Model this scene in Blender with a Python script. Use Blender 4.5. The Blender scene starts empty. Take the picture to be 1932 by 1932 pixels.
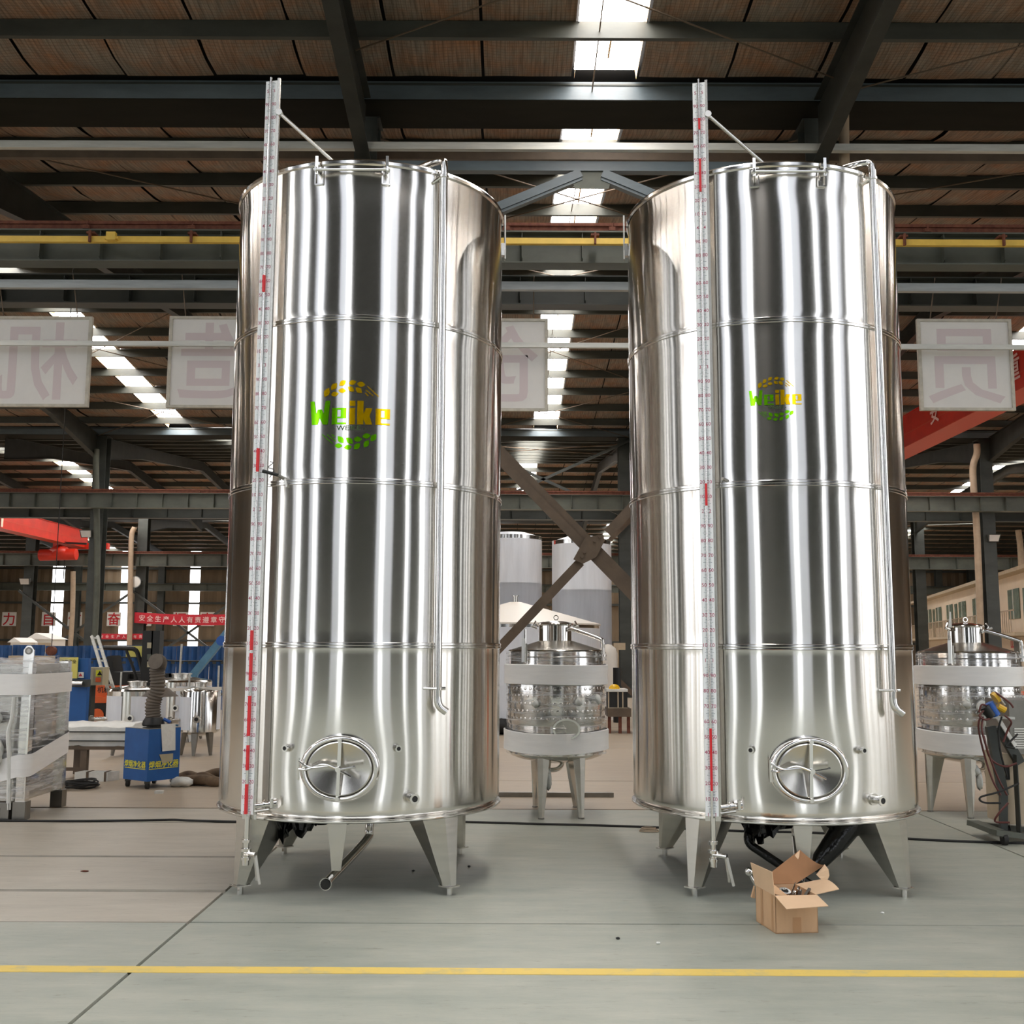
import bpy, math, random
from mathutils import Vector, Matrix
random.seed(7)
S = bpy.context.scene
COL = S.collection

# ------------------------------------------------------------------ camera, world, exposure
F, TH, RO, H = 2022.0, 0.1249, 0.0041, 1.65
_c, _s = math.cos(TH), math.sin(TH)
FW = Vector((0, _c, _s)); _up = Vector((0, -_s, _c)); _rt = Vector((1, 0, 0))
_cr, _sr = math.cos(RO), math.sin(RO)
RT = _cr * _rt + _sr * _up; UP = -_sr * _rt + _cr * _up; EYE = Vector((0, 0, H))
cd = bpy.data.cameras.new('camera'); cam = bpy.data.objects.new('camera', cd); COL.objects.link(cam)
cd.sensor_width = 36; cd.lens = 36 * F / 1932; cd.clip_end = 400
cam.matrix_world = Matrix(((RT.x, UP.x, -FW.x, 0), (RT.y, UP.y, -FW.y, 0), (RT.z, UP.z, -FW.z, H), (0, 0, 0, 1)))
S.camera = cam
W = bpy.data.worlds.new('sky'); S.world = W; W.use_nodes = True
_bg = W.node_tree.nodes['Background']; _bg.inputs[0].default_value = (0.93, 0.96, 1.0, 1); _bg.inputs[1].default_value = 2.7
S.view_settings.view_transform = 'Standard'; S.view_settings.look = 'None'
S.view_settings.exposure = 0.5; S.view_settings.gamma = 1.0; S.view_settings.use_curve_mapping = False
S.cycles.use_denoising = True
S.cycles.max_bounces = 8; S.cycles.diffuse_bounces = 5; S.cycles.glossy_bounces = 5
S.cycles.transparent_max_bounces = 12; S.cycles.transmission_bounces = 4
S.cycles.sample_clamp_indirect = 6.0; S.cycles.caustics_reflective = False; S.cycles.caustics_refractive = False
SKYLIGHT, STRIP = 14.0, 4.0           # brightness of daylight through roof lights / wall lights
def ray(x, y): return FW + RT * ((x - 966) / F) - UP * ((y - 966) / F)
def PY(x, y, Y):
    d = ray(x, y); return EYE + d * (Y / d.y)
def PZ(x, y, z=0.0):
    d = ray(x, y); return EYE + d * ((z - H) / d.z)

# ------------------------------------------------------------------ materials
def lin(h):
    h = h.lstrip('#'); r = [int(h[i:i + 2], 16) / 255 for i in (0, 2, 4)]
    return tuple(c / 12.92 if c <= 0.04045 else ((c + 0.055) / 1.055) ** 2.4 for c in r) + (1,)
M = {}
def mat(name, col, rough=0.6, metal=0.0, var=0.0, scale=4.0, bump=0.0, bscale=30.0, stretch=(1, 1, 1), col2=None, aniso=0.0, emit=None, spec=None, detail=6.0, contrast=(0.35, 0.65)):
    m = bpy.data.materials.new(name); m.use_nodes = True; nt = m.node_tree; N = nt.nodes; L = nt.links
    b = N['Principled BSDF']; c = lin(col) if isinstance(col, str) else col
    b.inputs['Base Color'].default_value = c; b.inputs['Roughness'].default_value = rough; b.inputs['Metallic'].default_value = metal
    if spec is not None: b.inputs['Specular IOR Level'].default_value = spec
    if var or col2 or bump:
        tc = N.new('ShaderNodeTexCoord'); mp = N.new('ShaderNodeMapping'); mp.inputs['Scale'].default_value = stretch
        L.new(tc.outputs['Object'], mp.inputs[0])
    if var or col2:
        n = N.new('ShaderNodeTexNoise'); n.inputs['Scale'].default_value = scale; n.inputs['Detail'].default_value = detail; n.inputs['Roughness'].default_value = 0.65
        L.new(mp.outputs[0], n.inputs[0]); r = N.new('ShaderNodeValToRGB'); L.new(n.outputs[0], r.inputs[0])
        e = r.color_ramp.elements; e[0].position, e[1].position = contrast
        if col2: e[0].color = c; e[1].color = lin(col2) if isinstance(col2, str) else col2
        else:
            e[0].color = tuple(x * (1 - var) for x in c[:3]) + (1,); e[1].color = tuple(min(1, x * (1 + var)) for x in c[:3]) + (1,)
        L.new(r.outputs[0], b.inputs['Base Color'])
    if bump:
        n2 = N.new('ShaderNodeTexNoise'); n2.inputs['Scale'].default_value = bscale; n2.inputs['Detail'].default_value = 4
        L.new(mp.outputs[0], n2.inputs[0]); bp = N.new('ShaderNodeBump'); bp.inputs['Strength'].default_value = bump; bp.inputs['Distance'].default_value = 0.02
        L.new(n2.outputs[0], bp.inputs['Height']); L.new(bp.outputs[0], b.inputs['Normal'])
    if aniso:
        b.inputs['Anisotropic'].default_value = aniso; b.inputs['Anisotropic Rotation'].default_value = 0.25
        t = N.new('ShaderNodeTangent'); t.direction_type = 'RADIAL'; t.axis = 'Z'; L.new(t.outputs[0], b.inputs['Tangent'])
    if emit:
        b.inputs['Emission Color'].default_value = c; b.inputs['Emission Strength'].default_value = emit
    M[name] = m; return m

mat('steel_shell', '#e6e3de', 0.15, 1.0, aniso=1.0, bump=0.02, bscale=1.1, stretch=(1, 1, .25))
mat('steel_polished', '#e0deda', 0.13, 1.0)
mat('steel_brushed', '#c9c6bf', 0.27, 1.0, var=0.06, scale=3, stretch=(1, 1, 8))
mat('steel_door', '#cfccc6', 0.2, 1.0)
mat('steel_dim', '#8d8a84', 0.35, 1.0, var=0.1)
mat('galvanised', '#a4a8a8', 0.5, 0.4, var=0.12, scale=6, stretch=(.3, 3, 3))
mat('galvanised_pale', '#c6c6c0', 0.5, 0.25, var=0.12, scale=6, stretch=(.3, 3, 3))
mat('paint_dark', '#3d403c', 0.5, 0.0, var=0.3, scale=1.5, stretch=(.4, 1, 1), spec=0.5)
mat('paint_rafter', '#2b2d29', 0.55, var=0.35, scale=2.2)
mat('gutter_under_shade', '#211f17', 0.8, var=0.3, scale=1.0, stretch=(.3, 1, 1), spec=0.15)  # shade under the gutter put into the colour of its bottom plate
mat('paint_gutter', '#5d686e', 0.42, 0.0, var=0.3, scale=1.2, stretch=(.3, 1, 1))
mat('paint_grey', '#56594f', 0.55, 0.0, var=0.2, scale=2.0)
mat('paint_girder', '#55584f', 0.5, 0.0, var=0.22, scale=1.6, stretch=(.6, 1, 1))
mat('rust', '#5b2e20', 0.8, col2='#7a4a36', scale=12)
mat('brown_steel', '#5e4f40', 0.6, var=0.2, scale=3)
mat('yellow_bar', '#e0bb52', 0.45, var=0.08, scale=5)
mat('red_crane', '#c92c17', 0.45, var=0.12, scale=1.5)
mat('red_crane_edge', '#c8442a', 0.45)
mat('white_paint', '#e8e6e0', 0.5)
mat('red_paint', '#c31f28', 0.5)
mat('black', '#141412', 0.5)
mat('black_gloss', '#0d0e0d', 0.18, var=0.2, bump=0.5, bscale=14)
mat('black_rubber', '#1c1b19', 0.7)
mat('foam_white', '#f1efec', 0.55, var=0.03, scale=3, stretch=(1, 1, 8), bump=0.06, bscale=6)
mat('board_face', '#dad7d3', 0.7, var=0.04, scale=2)
mat('board_frame', '#b9b3a6', 0.7, var=0.15, scale=10)
mat('board_print', '#cdc0c1', 0.7)
mat('duct_beige', '#ae9a83', 0.6, var=0.1)
mat('ink_green', '#7fe000', 0.17, 0.82, aniso=1.0)
mat('ink_yellow', '#ffcf00', 0.17, 0.82, aniso=1.0)
mat('ink_dark', '#2f4a10', 0.4, 0.0)
mat('scale_white', '#f6f7f7', 0.5)
mat('scale_red', '#d5262c', 0.4)
mat('scale_ink', '#b0506a', 0.5)
mat('scale_tick', '#6d7a82', 0.5)
mat('cardboard', '#cda680', 0.8, var=0.08, scale=6, stretch=(1, 1, .3))
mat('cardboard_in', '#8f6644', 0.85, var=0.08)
mat('cardboard_light', '#d8b693', 0.8, var=0.05)
mat('tape', '#bd9168', 0.4)
mat('blue_paint', '#15569a', 0.5, var=0.1)
mat('blue_fence', '#284f80', 0.5, var=0.25, scale=2)
mat('blue_arm', '#5d8ca8', 0.5, var=0.15)
mat('orange', '#d8602a', 0.5, var=0.08)
mat('cream', '#e9d9c4', 0.7, var=0.04, scale=1)
mat('cream_dark', '#b9a88f', 0.7, var=0.1)
mat('cabinet', '#b3aa8e', 0.6, var=0.06)
mat('yellow_sign', '#d9cf6b', 0.6)
mat('text_yellow', '#e8e23a', 0.5)
mat('banner_red', '#c72636', 0.6, var=0.08)
mat('pink_white', '#f0c9c6', 0.6)
mat('film_white', '#dfe3ea', 0.35, var=0.05, scale=3, stretch=(3, 3, .3))
mat('cone_white', '#e6e0d6', 0.5)
mat('wall_sheet', '#75644f', 0.65, var=0.15, scale=1.2, stretch=(1, 1, .2))
mat('white_sheet', '#e2d8d0', 0.5, var=0.1, scale=2, stretch=(1, 6, .1))
mat('front_stripe_pale', '#b9bcc4', 0.6, var=0.1)
mat('front_stripe_dark', '#191814', 0.8, var=0.15, spec=0.1)
mat('paint_purlin', '#3e403a', 0.5, var=0.3, scale=1.5, stretch=(.4, 1, 1))
mat('window_green', '#6f8478', 0.2, var=0.2)
mat('hose_grey', '#6b6258', 0.75, var=0.15, scale=8)
mat('rag', '#6b5844', 0.9, var=0.25, scale=12)
mat('bag_white', '#d9d9d3', 0.45, var=0.08, bump=0.4, bscale=16)
mat('wood', '#7d6650', 0.8, var=0.2)
mat('yellow_helmet', '#e8b520', 0.35)
mat('cable_red', '#5d2a24', 0.5)
mat('blue_bit', '#2c5fb0', 0.5)
mat('skylight_pane', (1.0, 0.975, 0.95, 1), 0.6, emit=SKYLIGHT)
mat('strip_pane', (0.97, 0.985, 1.0, 1), 0.6, emit=STRIP)
mat('skylight_edge', '#d9b98f', 0.8)
mat('yellow_line', '#d9bb62', 0.6, col2='#b9ab7a', scale=9, contrast=(0.5, 0.72))
mat('roof_sheet', '#1d1a17', 0.9)

def film(name, alpha, tint='#ffffff'):
    m = bpy.data.materials.new(name); m.use_nodes = True; nt = m.node_tree; N = nt.nodes; L = nt.links
    for n in list(N): N.remove(n)
    out = N.new('ShaderNodeOutputMaterial'); mx = N.new('ShaderNodeMixShader'); tr = N.new('ShaderNodeBsdfTransparent')
    pb = N.new('ShaderNodeBsdfPrincipled'); pb.inputs['Base Color'].default_value = lin(tint); pb.inputs['Roughness'].default_value = 0.22
    tc = N.new('ShaderNodeTexCoord'); mp = N.new('ShaderNodeMapping'); mp.inputs['Scale'].default_value = (.9, .9, 13); mp.inputs['Rotation'].default_value = (0.10, 0.14, 0)
    n = N.new('ShaderNodeTexNoise'); n.inputs['Scale'].default_value = 2.2; n.inputs['Detail'].default_value = 5; n.inputs['Distortion'].default_value = 1.2
    r = N.new('ShaderNodeValToRGB'); e = r.color_ramp.elements; e[0].position = 0.45; e[1].position = 0.72
    e[0].color = (alpha * .45,) * 3 + (1,); e[1].color = (min(1, alpha * 2.4),) * 3 + (1,)
    bp = N.new('ShaderNodeBump'); bp.inputs['Strength'].default_value = 0.35; bp.inputs['Distance'].default_value = 0.02
    L.new(tc.outputs['Object'], mp.inputs[0]); L.new(mp.outputs[0], n.inputs[0]); L.new(n.outputs[0], r.inputs[0]); L.new(n.outputs[0], bp.inputs['Height'])
    L.new(bp.outputs[0], pb.inputs['Normal']); L.new(r.outputs[0], mx.inputs[0]); L.new(tr.outputs[0], mx.inputs[1]); L.new(pb.outputs[0], mx.inputs[2]); L.new(mx.outputs[0], out.inputs[0])
    M[name] = m
film('stretch_film', 0.2)
film('stretch_film_box', 0.24)

def floor_mat(name, near):
    m = bpy.data.materials.new(name); m.use_nodes = True; nt = m.node_tree; N = nt.nodes; L = nt.links; b = N['Principled BSDF']
    g = N.new('ShaderNodeNewGeometry')
    n1 = N.new('ShaderNodeTexNoise'); n1.inputs['Scale'].default_value = 0.55; n1.inputs['Detail'].default_value = 8; n1.inputs['Roughness'].default_value = 0.7
    n2 = N.new('ShaderNodeTexNoise'); n2.inputs['Scale'].default_value = 2.6; n2.inputs['Detail'].default_value = 9; n2.inputs['Roughness'].default_value = 0.72
    mp = N.new('ShaderNodeMapping'); mp.inputs['Scale'].default_value = (0.5, 2.2, 1); L.new(g.outputs['Position'], mp.inputs[0])
    L.new(g.outputs['Position'], n1.inputs[0]); L.new(mp.outputs[0], n2.inputs[0])
    r1 = N.new('ShaderNodeValToRGB'); r2 = N.new('ShaderNodeValToRGB')
    a, b2, c, d = near
    r1.color_ramp.elements[0].color = lin(a); r1.color_ramp.elements[1].color = lin(b2); r1.color_ramp.elements[0].position = .35; r1.color_ramp.elements[1].position = .65
    r2.color_ramp.elements[0].color = lin(c); r2.color_ramp.elements[1].color = lin(d); r2.color_ramp.elements[0].position = .3; r2.color_ramp.elements[1].position = .7
    L.new(n1.outputs[0], r1.inputs[0]); L.new(n2.outputs[0], r2.inputs[0])
    mx = N.new('ShaderNodeMixRGB'); mx.inputs[0].default_value = 0.55; L.new(r1.outputs[0], mx.inputs[1]); L.new(r2.outputs[0], mx.inputs[2])
    # fine dark scuffs
    n3 = N.new('ShaderNodeTexNoise'); n3.inputs['Scale'].default_value = 9; n3.inputs['Detail'].default_value = 10; n3.inputs['Roughness'].default_value = .8; L.new(mp.outputs[0], n3.inputs[0])
    r3 = N.new('ShaderNodeValToRGB'); r3.color_ramp.elements[0].position = .33; r3.color_ramp.elements[1].position = .43; r3.color_ramp.elements[0].color = (.6, .58, .54, 1); r3.color_ramp.elements[1].color = (1, 1, 1, 1)
    L.new(n3.outputs[0], r3.inputs[0]); mu = N.new('ShaderNodeMixRGB'); mu.blend_type = 'MULTIPLY'; mu.inputs[0].default_value = .8
    L.new(mx.outputs[0], mu.inputs[1]); L.new(r3.outputs[0], mu.inputs[2]); L.new(mu.outputs[0], b.inputs['Base Color'])
    rr = N.new('ShaderNodeMapRange'); rr.inputs[3].default_value = .38; rr.inputs[4].default_value = .62; L.new(n2.outputs[0], rr.inputs[0]); L.new(rr.outputs[0], b.inputs['Roughness'])
    bp = N.new('ShaderNodeBump'); bp.inputs['Strength'].default_value = .12; bp.inputs['Distance'].default_value = .01; L.new(n3.outputs[0], bp.inputs['Height']); L.new(bp.outputs[0], b.inputs['Normal'])
    M[name] = m
floor_mat('floor_near', ('#868a7e', '#a9a89b', '#7f877d', '#b2b0a3'))
floor_mat('floor_far', ('#a39380', '#b2a28c', '#978773', '#baac98'))
floor_mat('floor_mid', ('#a29a8b', '#b6aea0', '#978f80', '#c2baac'))

def quilt_mat():
    m = bpy.data.materials.new('insulation'); m.use_nodes = True; nt = m.node_tree; N = nt.nodes; L = nt.links; b = N['Principled BSDF']
    b.inputs['Roughness'].default_value = .75
    g = N.new('ShaderNodeNewGeometry')
    n1 = N.new('ShaderNodeTexNoise'); n1.inputs['Scale'].default_value = 1.6; n1.inputs['Detail'].default_value = 8; n1.inputs['Roughness'].default_value = .7; L.new(g.outputs['Position'], n1.inputs[0])
    r1 = N.new('ShaderNodeValToRGB'); e = r1.color_ramp.elements; e[0].position = .42; e[1].position = .68; e[0].color = lin('#8a8175'); e[1].color = lin('#9c7253')
    L.new(n1.outputs[0], r1.inputs[0])
    n2 = N.new('ShaderNodeTexNoise'); n2.inputs['Scale'].default_value = 3; n2.inputs['Detail'].default_value = 6; mp = N.new('ShaderNodeMapping'); mp.inputs['Scale'].default_value = (9, .7, 1)
    L.new(g.outputs['Position'], mp.inputs[0]); L.new(mp.outputs[0], n2.inputs[0]); r2 = N.new('ShaderNodeValToRGB'); r2.color_ramp.elements[0].position = .3; r2.color_ramp.elements[1].position = .7
    r2.color_ramp.elements[0].color = (.62, .6, .58, 1); r2.color_ramp.elements[1].color = (1.15, 1.12, 1.1, 1); L.new(n2.outputs[0], r2.inputs[0])
    mu = N.new('ShaderNodeMixRGB'); mu.blend_type = 'MULTIPLY'; mu.inputs[0].default_value = 1; L.new(r1.outputs[0], mu.inputs[1]); L.new(r2.outputs[0], mu.inputs[2])
    # wire netting under the quilt
    sx = N.new('ShaderNodeSeparateXYZ'); L.new(g.outputs['Position'], sx.inputs[0])
    def grid(sock, per):
        a = N.new('ShaderNodeMath'); a.operation = 'FRACT'; k = N.new('ShaderNodeMath'); k.operation = 'DIVIDE'; k.inputs[1].default_value = per; L.new(sock, k.inputs[0]); L.new(k.outputs[0], a.inputs[0])
        l = N.new('ShaderNodeMath'); l.operation = 'LESS_THAN'; l.inputs[1].default_value = .13; L.new(a.outputs[0], l.inputs[0]); return l
    mxx = N.new('ShaderNodeMath'); mxx.operation = 'MAXIMUM'; L.new(grid(sx.outputs[0], .055).outputs[0], mxx.inputs[0]); L.new(grid(sx.outputs[1], .055).outputs[0], mxx.inputs[1])
    dk = N.new('ShaderNodeMixRGB'); dk.blend_type = 'MULTIPLY'; dk.inputs[2].default_value = (.62, .58, .55, 1); L.new(mxx.outputs[0], dk.inputs[0]); L.new(mu.outputs[0], dk.inputs[1])
    L.new(dk.outputs[0], b.inputs['Base Color'])
    bp = N.new('ShaderNodeBump'); bp.inputs['Strength'].default_value = .5; bp.inputs['Distance'].default_value = .03; L.new(n2.outputs[0], bp.inputs['Height']); L.new(bp.outputs[0], b.inputs['Normal'])
    M['insulation'] = m
quilt_mat()

# ------------------------------------------------------------------ mesh builder
class MB:
    def __init__(s): s.v = []; s.f = []; s.mi = []; s.sm = []; s.mats = []; s.soft = False
    def _m(s, m):
        if m not in s.mats: s.mats.append(m)
        return s.mats.index(m)
    def add(s, vs, fs, m, smooth=False):
        o = len(s.v); s.v += [tuple(v) for v in vs]; k = s._m(m)
        for f in fs: s.f.append([i + o for i in f]); s.mi.append(k); s.sm.append(smooth)
        return s
    def box(s, x0, x1, y0, y1, z0, z1, m):
        return s.add([(x0, y0, z0), (x1, y0, z0), (x1, y1, z0), (x0, y1, z0), (x0, y0, z1), (x1, y0, z1), (x1, y1, z1), (x0, y1, z1)],
                     [(0, 3, 2, 1), (4, 5, 6, 7), (0, 1, 5, 4), (1, 2, 6, 5), (2, 3, 7, 6), (3, 0, 4, 7)], m)
    def bar(s, p, q, w, h, m, up=(0, 0, 1), w2=None, h2=None):
        p = Vector(p); q = Vector(q); d = (q - p).normalized(); u = Vector(up)
        a = d.cross(u)
        if a.length < 1e-4: a = d.cross(Vector((0, 1, 0)))
        a.normalize(); b = a.cross(d).normalized(); w2 = w if w2 is None else w2; h2 = h if h2 is None else h2; vs = []
        for c, ww, hh in ((p, w, h), (q, w2, h2)):
            for i, j in ((-1, -1), (1, -1), (1, 1), (-1, 1)): vs.append(c + a * (i * ww / 2) + b * (j * hh / 2))
        return s.add(vs, [(0, 1, 2, 3), (7, 6, 5, 4), (0, 4, 5, 1), (1, 5, 6, 2), (2, 6, 7, 3), (3, 7, 4, 0)], m)
    def tube(s, pts, r, m, n=12, caps=True, rr=None):
        P = [Vector(p) for p in pts]; vs = []; fs = []; d = (P[1] - P[0]).normalized(); a = d.orthogonal().normalized()
        for i, p in enumerate(P):
            t = (P[min(i + 1, len(P) - 1)] - P[max(i - 1, 0)]).normalized()
            a = (a - t * a.dot(t)).normalized(); b = t.cross(a); ri = rr[i] if rr else r
            for k in range(n):
                an = 2 * math.pi * k / n; vs.append(p + (a * math.cos(an) + b * math.sin(an)) * ri)
        for i in range(len(P) - 1):
            for k in range(n): fs.append((i * n + k, i * n + (k + 1) % n, (i + 1) * n + (k + 1) % n, (i + 1) * n + k))
        s.add(vs, fs, m, True)
        if caps: s.add(vs[:n], [tuple(range(n))[::-1]], m); s.add(vs[-n:], [tuple(range(n))], m)
        return s
    def ring(s, c, axis, ro, ri, depth, m, n=28, sx=1.0):   # flat ring with thickness; c = back centre
        c = Vector(c); t = Vector(axis).normalized(); a = Vector((0, 0, 1)); a = (a - t * a.dot(t))
        a = a.normalized() if a.length > 1e-4 else Vector((1, 0, 0)); b = t.cross(a); vs = []
        for rad, dd in ((ro, 0), (ro, depth), (ri, depth), (ri, 0)):
            for k in range(n):
                an = 2 * math.pi * k / n; vs.append(c + t * dd + (a * math.cos(an) + b * math.sin(an) * sx) * rad)
        fs = []
        for j in range(4):
            for k in range(n): fs.append((j * n + k, j * n + (k + 1) % n, ((j + 1) % 4) * n + (k + 1) % n, ((j + 1) % 4) * n + k))
        return s.add(vs, fs, m, False)
    def disc(s, c, axis, r, m, n=24, sx=1.0, dome=0.0):
        c = Vector(c); t = Vector(axis).normalized(); a = Vector((0, 0, 1)); a = (a - t * a.dot(t))
        a = a.normalized() if a.length > 1e-4 else Vector((1, 0, 0)); b = t.cross(a); vs = [c + t * dome]; fs = []
        for k in range(n):
            an = 2 * math.pi * k / n; vs.append(c + (a * math.cos(an) + b * math.sin(an) * sx) * r)
        for k in range(n): fs.append((0, 1 + k, 1 + (k + 1) % n))
        return s.add(vs, fs, m, dome != 0)
    def lathe(s, prof, m, n=48, c=(0, 0), smooth=True, a0=0.0, a1=None):
        full = a1 is None; a1 = 2 * math.pi if full else a1; k = n if full else n + 1; vs = []; fs = []
        for r, z in prof:
            for i in range(k):
                an = a0 + (a1 - a0) * i / n; vs.append((c[0] + r * math.cos(an), c[1] + r * math.sin(an), z))
        for j in range(len(prof) - 1):
            for i in range(n):
                i2 = (i + 1) % k; fs.append((j * k + i, j * k + i2, (j + 1) * k + i2, (j + 1) * k + i))
        return s.add(vs, fs, m, smooth)
    def poly(s, pts, m, ext=None):
        n = len(pts); P = [Vector(p) for p in pts]
        if ext is None: return s.add(P, [tuple(range(n))], m)
        e = Vector(ext); Q = [p + e for p in P]
        return s.add(P + Q, [tuple(range(n))[::-1], tuple(range(n, 2 * n))] + [(i, (i + 1) % n, n + (i + 1) % n, n + i) for i in range(n)], m)
    def sheet(s, pts, t, m):            # quad strip with thickness: pts 4 corners
        P = [Vector(p) for p in pts]; nrm = (P[1] - P[0]).cross(P[2] - P[0]).normalized() * t
        return s.poly([p - nrm / 2 for p in P], m, nrm)
    def text(s, string, size, org, ux, uz, m, align='CENTER', depth=0.0, sx=1.0):
        vs, fs, w = glyphs(string, depth / size if depth else 0.0)
        o = Vector(org); ux = Vector(ux); uz = Vector(uz); un = ux.cross(uz)
        off = -w / 2 if align == 'CENTER' else 0
        return s.add([o + ux * ((x + off) * size * sx) + uz * (y * size) + un * (z * size) for x, y, z in vs], fs, m)
    def build(s, name, parent=None, base=None, autosmooth=35, **tags):
        o0 = Vector(ORG[parent.name]) if parent is not None and base is None else Vector(base or (0, 0, 0))
        me = bpy.data.meshes.new(name); me.from_pydata([tuple(Vector(v) - o0) for v in s.v], [], s.f)
        for mm in s.mats: me.materials.append(M[mm])
        me.polygons.foreach_set('material_index', s.mi); me.polygons.foreach_set('use_smooth', s.sm); me.update()
        if any(s.sm) and not s.soft: me.set_sharp_from_angle(angle=math.radians(autosmooth))
        o = bpy.data.objects.new(name, me); COL.objects.link(o)
        if parent is not None: o.parent = parent; ORG[o.name] = ORG[parent.name]
        else: o.location = o0; ORG[o.name] = tuple(o0)
        for k, v in tags.items(): o[k] = v
        return o
ORG = {}; _GL = {}
def glyphs(string, depth=0.0):
    key = (string, round(depth, 4))
    if key in _GL: return _GL[key]
    cu = bpy.data.curves.new('t', 'FONT'); cu.body = string; cu.size = 1.0; cu.resolution_u = 3; cu.extrude = depth / 2; cu.offset = 0.012 if max(map(ord, string)) > 255 else 0.004
    o = bpy.data.objects.new('t', cu); COL.objects.link(o)
    dg = bpy.context.evaluated_depsgraph_get(); dg.update(); me = bpy.data.meshes.new_from_object(o.evaluated_get(dg))
    vs = [tuple(v.co) for v in me.vertices]; fs = [tuple(p.vertices) for p in me.polygons]
    x0 = min((v[0] for v in vs), default=0); x1 = max((v[0] for v in vs), default=0); vs = [(v[0] - x0, v[1], v[2]) for v in vs]
    bpy.data.objects.remove(o); bpy.data.curves.remove(cu); bpy.data.meshes.remove(me)
    _GL[key] = (vs, fs, x1 - x0); return _GL[key]
def thing(name, label, cat, loc=(0, 0, 0), group=None, rz=0.0):
    o = bpy.data.objects.new(name, None); COL.objects.link(o); o.location = loc; o['label'] = label; o['category'] = cat
    o.empty_display_size = 0.1; o.rotation_euler.z = rz
    if group: o['group'] = group
    ORG[o.name] = tuple(loc); return o
def one(mb, name, label, cat, base=(0, 0, 0), group=None, kind=None):
    o = mb.build(name, None, base, label=label, category=cat)
    if group: o['group'] = group
    if kind: o['kind'] = kind
    return o
def copy_tree(o, parent=None):
    c = o.copy(); COL.objects.link(c); c.parent = parent; ORG[c.name] = ORG[o.name]
    for ch in list(o.children): copy_tree(ch, c)
    return c
def bez(p, n=12):   # catmull-rom through points
    P = [Vector(q) for q in p]; P = [P[0] * 2 - P[1]] + P + [P[-1] * 2 - P[-2]]; out = []
    for i in range(1, len(P) - 2):
        for k in range(n):
            t = k / n; a, b, c, d = P[i - 1:i + 3]
            out.append(.5 * ((2 * b) + (c - a) * t + (2 * a - 5 * b + 4 * c - d) * t * t + (3 * b - a - 3 * c + d) * t ** 3))
    out.append(P[-2]); return out
def blob(mb, c, r, m, seed=0, n=10, k=.25, flat=1.0):
    rnd = random.Random(seed); vs = []; fs = []; c = Vector(c)
    for j in range(n + 1):
        th = math.pi * j / n
        for i in range(2 * n):
            ph = math.pi * i / n; q = 1 + k * math.sin(3 * ph + seed) * math.sin(2 * th + seed) + k * .6 * math.sin(5 * ph + 2 * seed + 4 * th) + rnd.uniform(-k, k) * .15
            vs.append(c + Vector((r[0] * math.sin(th) * math.cos(ph), r[1] * math.sin(th) * math.sin(ph), r[2] * math.cos(th))) * q)
    for j in range(n):
        for i in range(2 * n): fs.append((j * 2 * n + i, (j + 1) * 2 * n + i, (j + 1) * 2 * n + (i + 1) % (2 * n), j * 2 * n + (i + 1) % (2 * n)))
    mb.soft = True; return mb.add(vs, fs, m, True)

#@@SHELL
# ------------------------------------------------------------------ hall shell
VALLEYS = (-9.0, 13.5, 36.0, 60.0, 84.0)
def zq(Y): return 8.92 + 0.1 * min(abs(Y - v) for v in VALLEYS)
# floor: a dark bed with concrete slabs laid on it
fb = MB(); fb.box(-150, 150, -150, 84.4, -0.30, -0.045, 'floor_near')
fb.box(-20, 20, -9, 36, -.06, -.0448, 'black')
floor = fb.build('floor', kind='structure')
ys = [-9, -5.5, -2.0, 1.6, 4.0, 6.69, 7.52, 8.70, 10.34, 11.24, 13.6, 18, 22.5, 27, 31.5, 36]
xs = [-20, -14, -8, -1.93, 4.1, 10.1, 16, 20]
gap = {6.69: .007, 7.52: .034, 8.70: .03, 10.34: .02, 11.24: .028}
for j in range(len(ys) - 1):
    for i in range(len(xs) - 1):
        y0, y1 = ys[j], ys[j + 1]; g0 = gap.get(y0, .008); g1 = gap.get(y1, .008)
        xa, xb = xs[i], xs[i + 1]
        if i >= 3 and y0 in (7.52, 8.70, 10.34): continue      # right of the expansion joint the slabs are longer
        if i >= 3 and y0 == 6.69: y1 = 11.24; g1 = .006
        mname = 'floor_near' if y1 <= 6.7 or (xa > -2 and y0 < 8) else ('floor_mid' if y0 < 11 else 'floor_far')
        p = MB(); c = .012
        X0, X1, Y0, Y1 = xa + .006, xb - .006, y0 + g0, y1 - g1
        vs = [(X0, Y0, -.044), (X1, Y0, -.044), (X1, Y1, -.044), (X0, Y1, -.044), (X0 + c * .4, Y0 + c * .4, 0), (X1 - c * .4, Y0 + c * .4, 0), (X1 - c * .4, Y1 - c * .4, 0), (X0 + c * .4, Y1 - c * .4, 0)]
        p.add(vs, [(4, 5, 6, 7), (0, 1, 5, 4), (1, 2, 6, 5), (2, 3, 7, 6), (3, 0, 4, 7)], mname)
        p.build('slab', floor)
p = MB()
p.box(-60, -20, -40, 84, -.045, 0, 'floor_far'); p.box(20, 60, -40, 84, -.045, 0, 'floor_far'); p.box(-20, 20, 36.01, 84, -.045, 0, 'floor_far'); p.box(-20, 20, -40, -9.01, -.045, 0, 'floor_near')
p.build('outer_slab', floor)
ln = MB(); a = PZ(0, 1828); b = PZ(1932, 1838.5)
ln.bar((-8, a.y + (a.y - b.y) * .9, .0015), (8, b.y - (a.y - b.y) * .9, .0015), .105, .003, 'yellow_line')
ln.build('trim_1', kind='structure', label='yellow line painted across the floor in front of both tanks')

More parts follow.
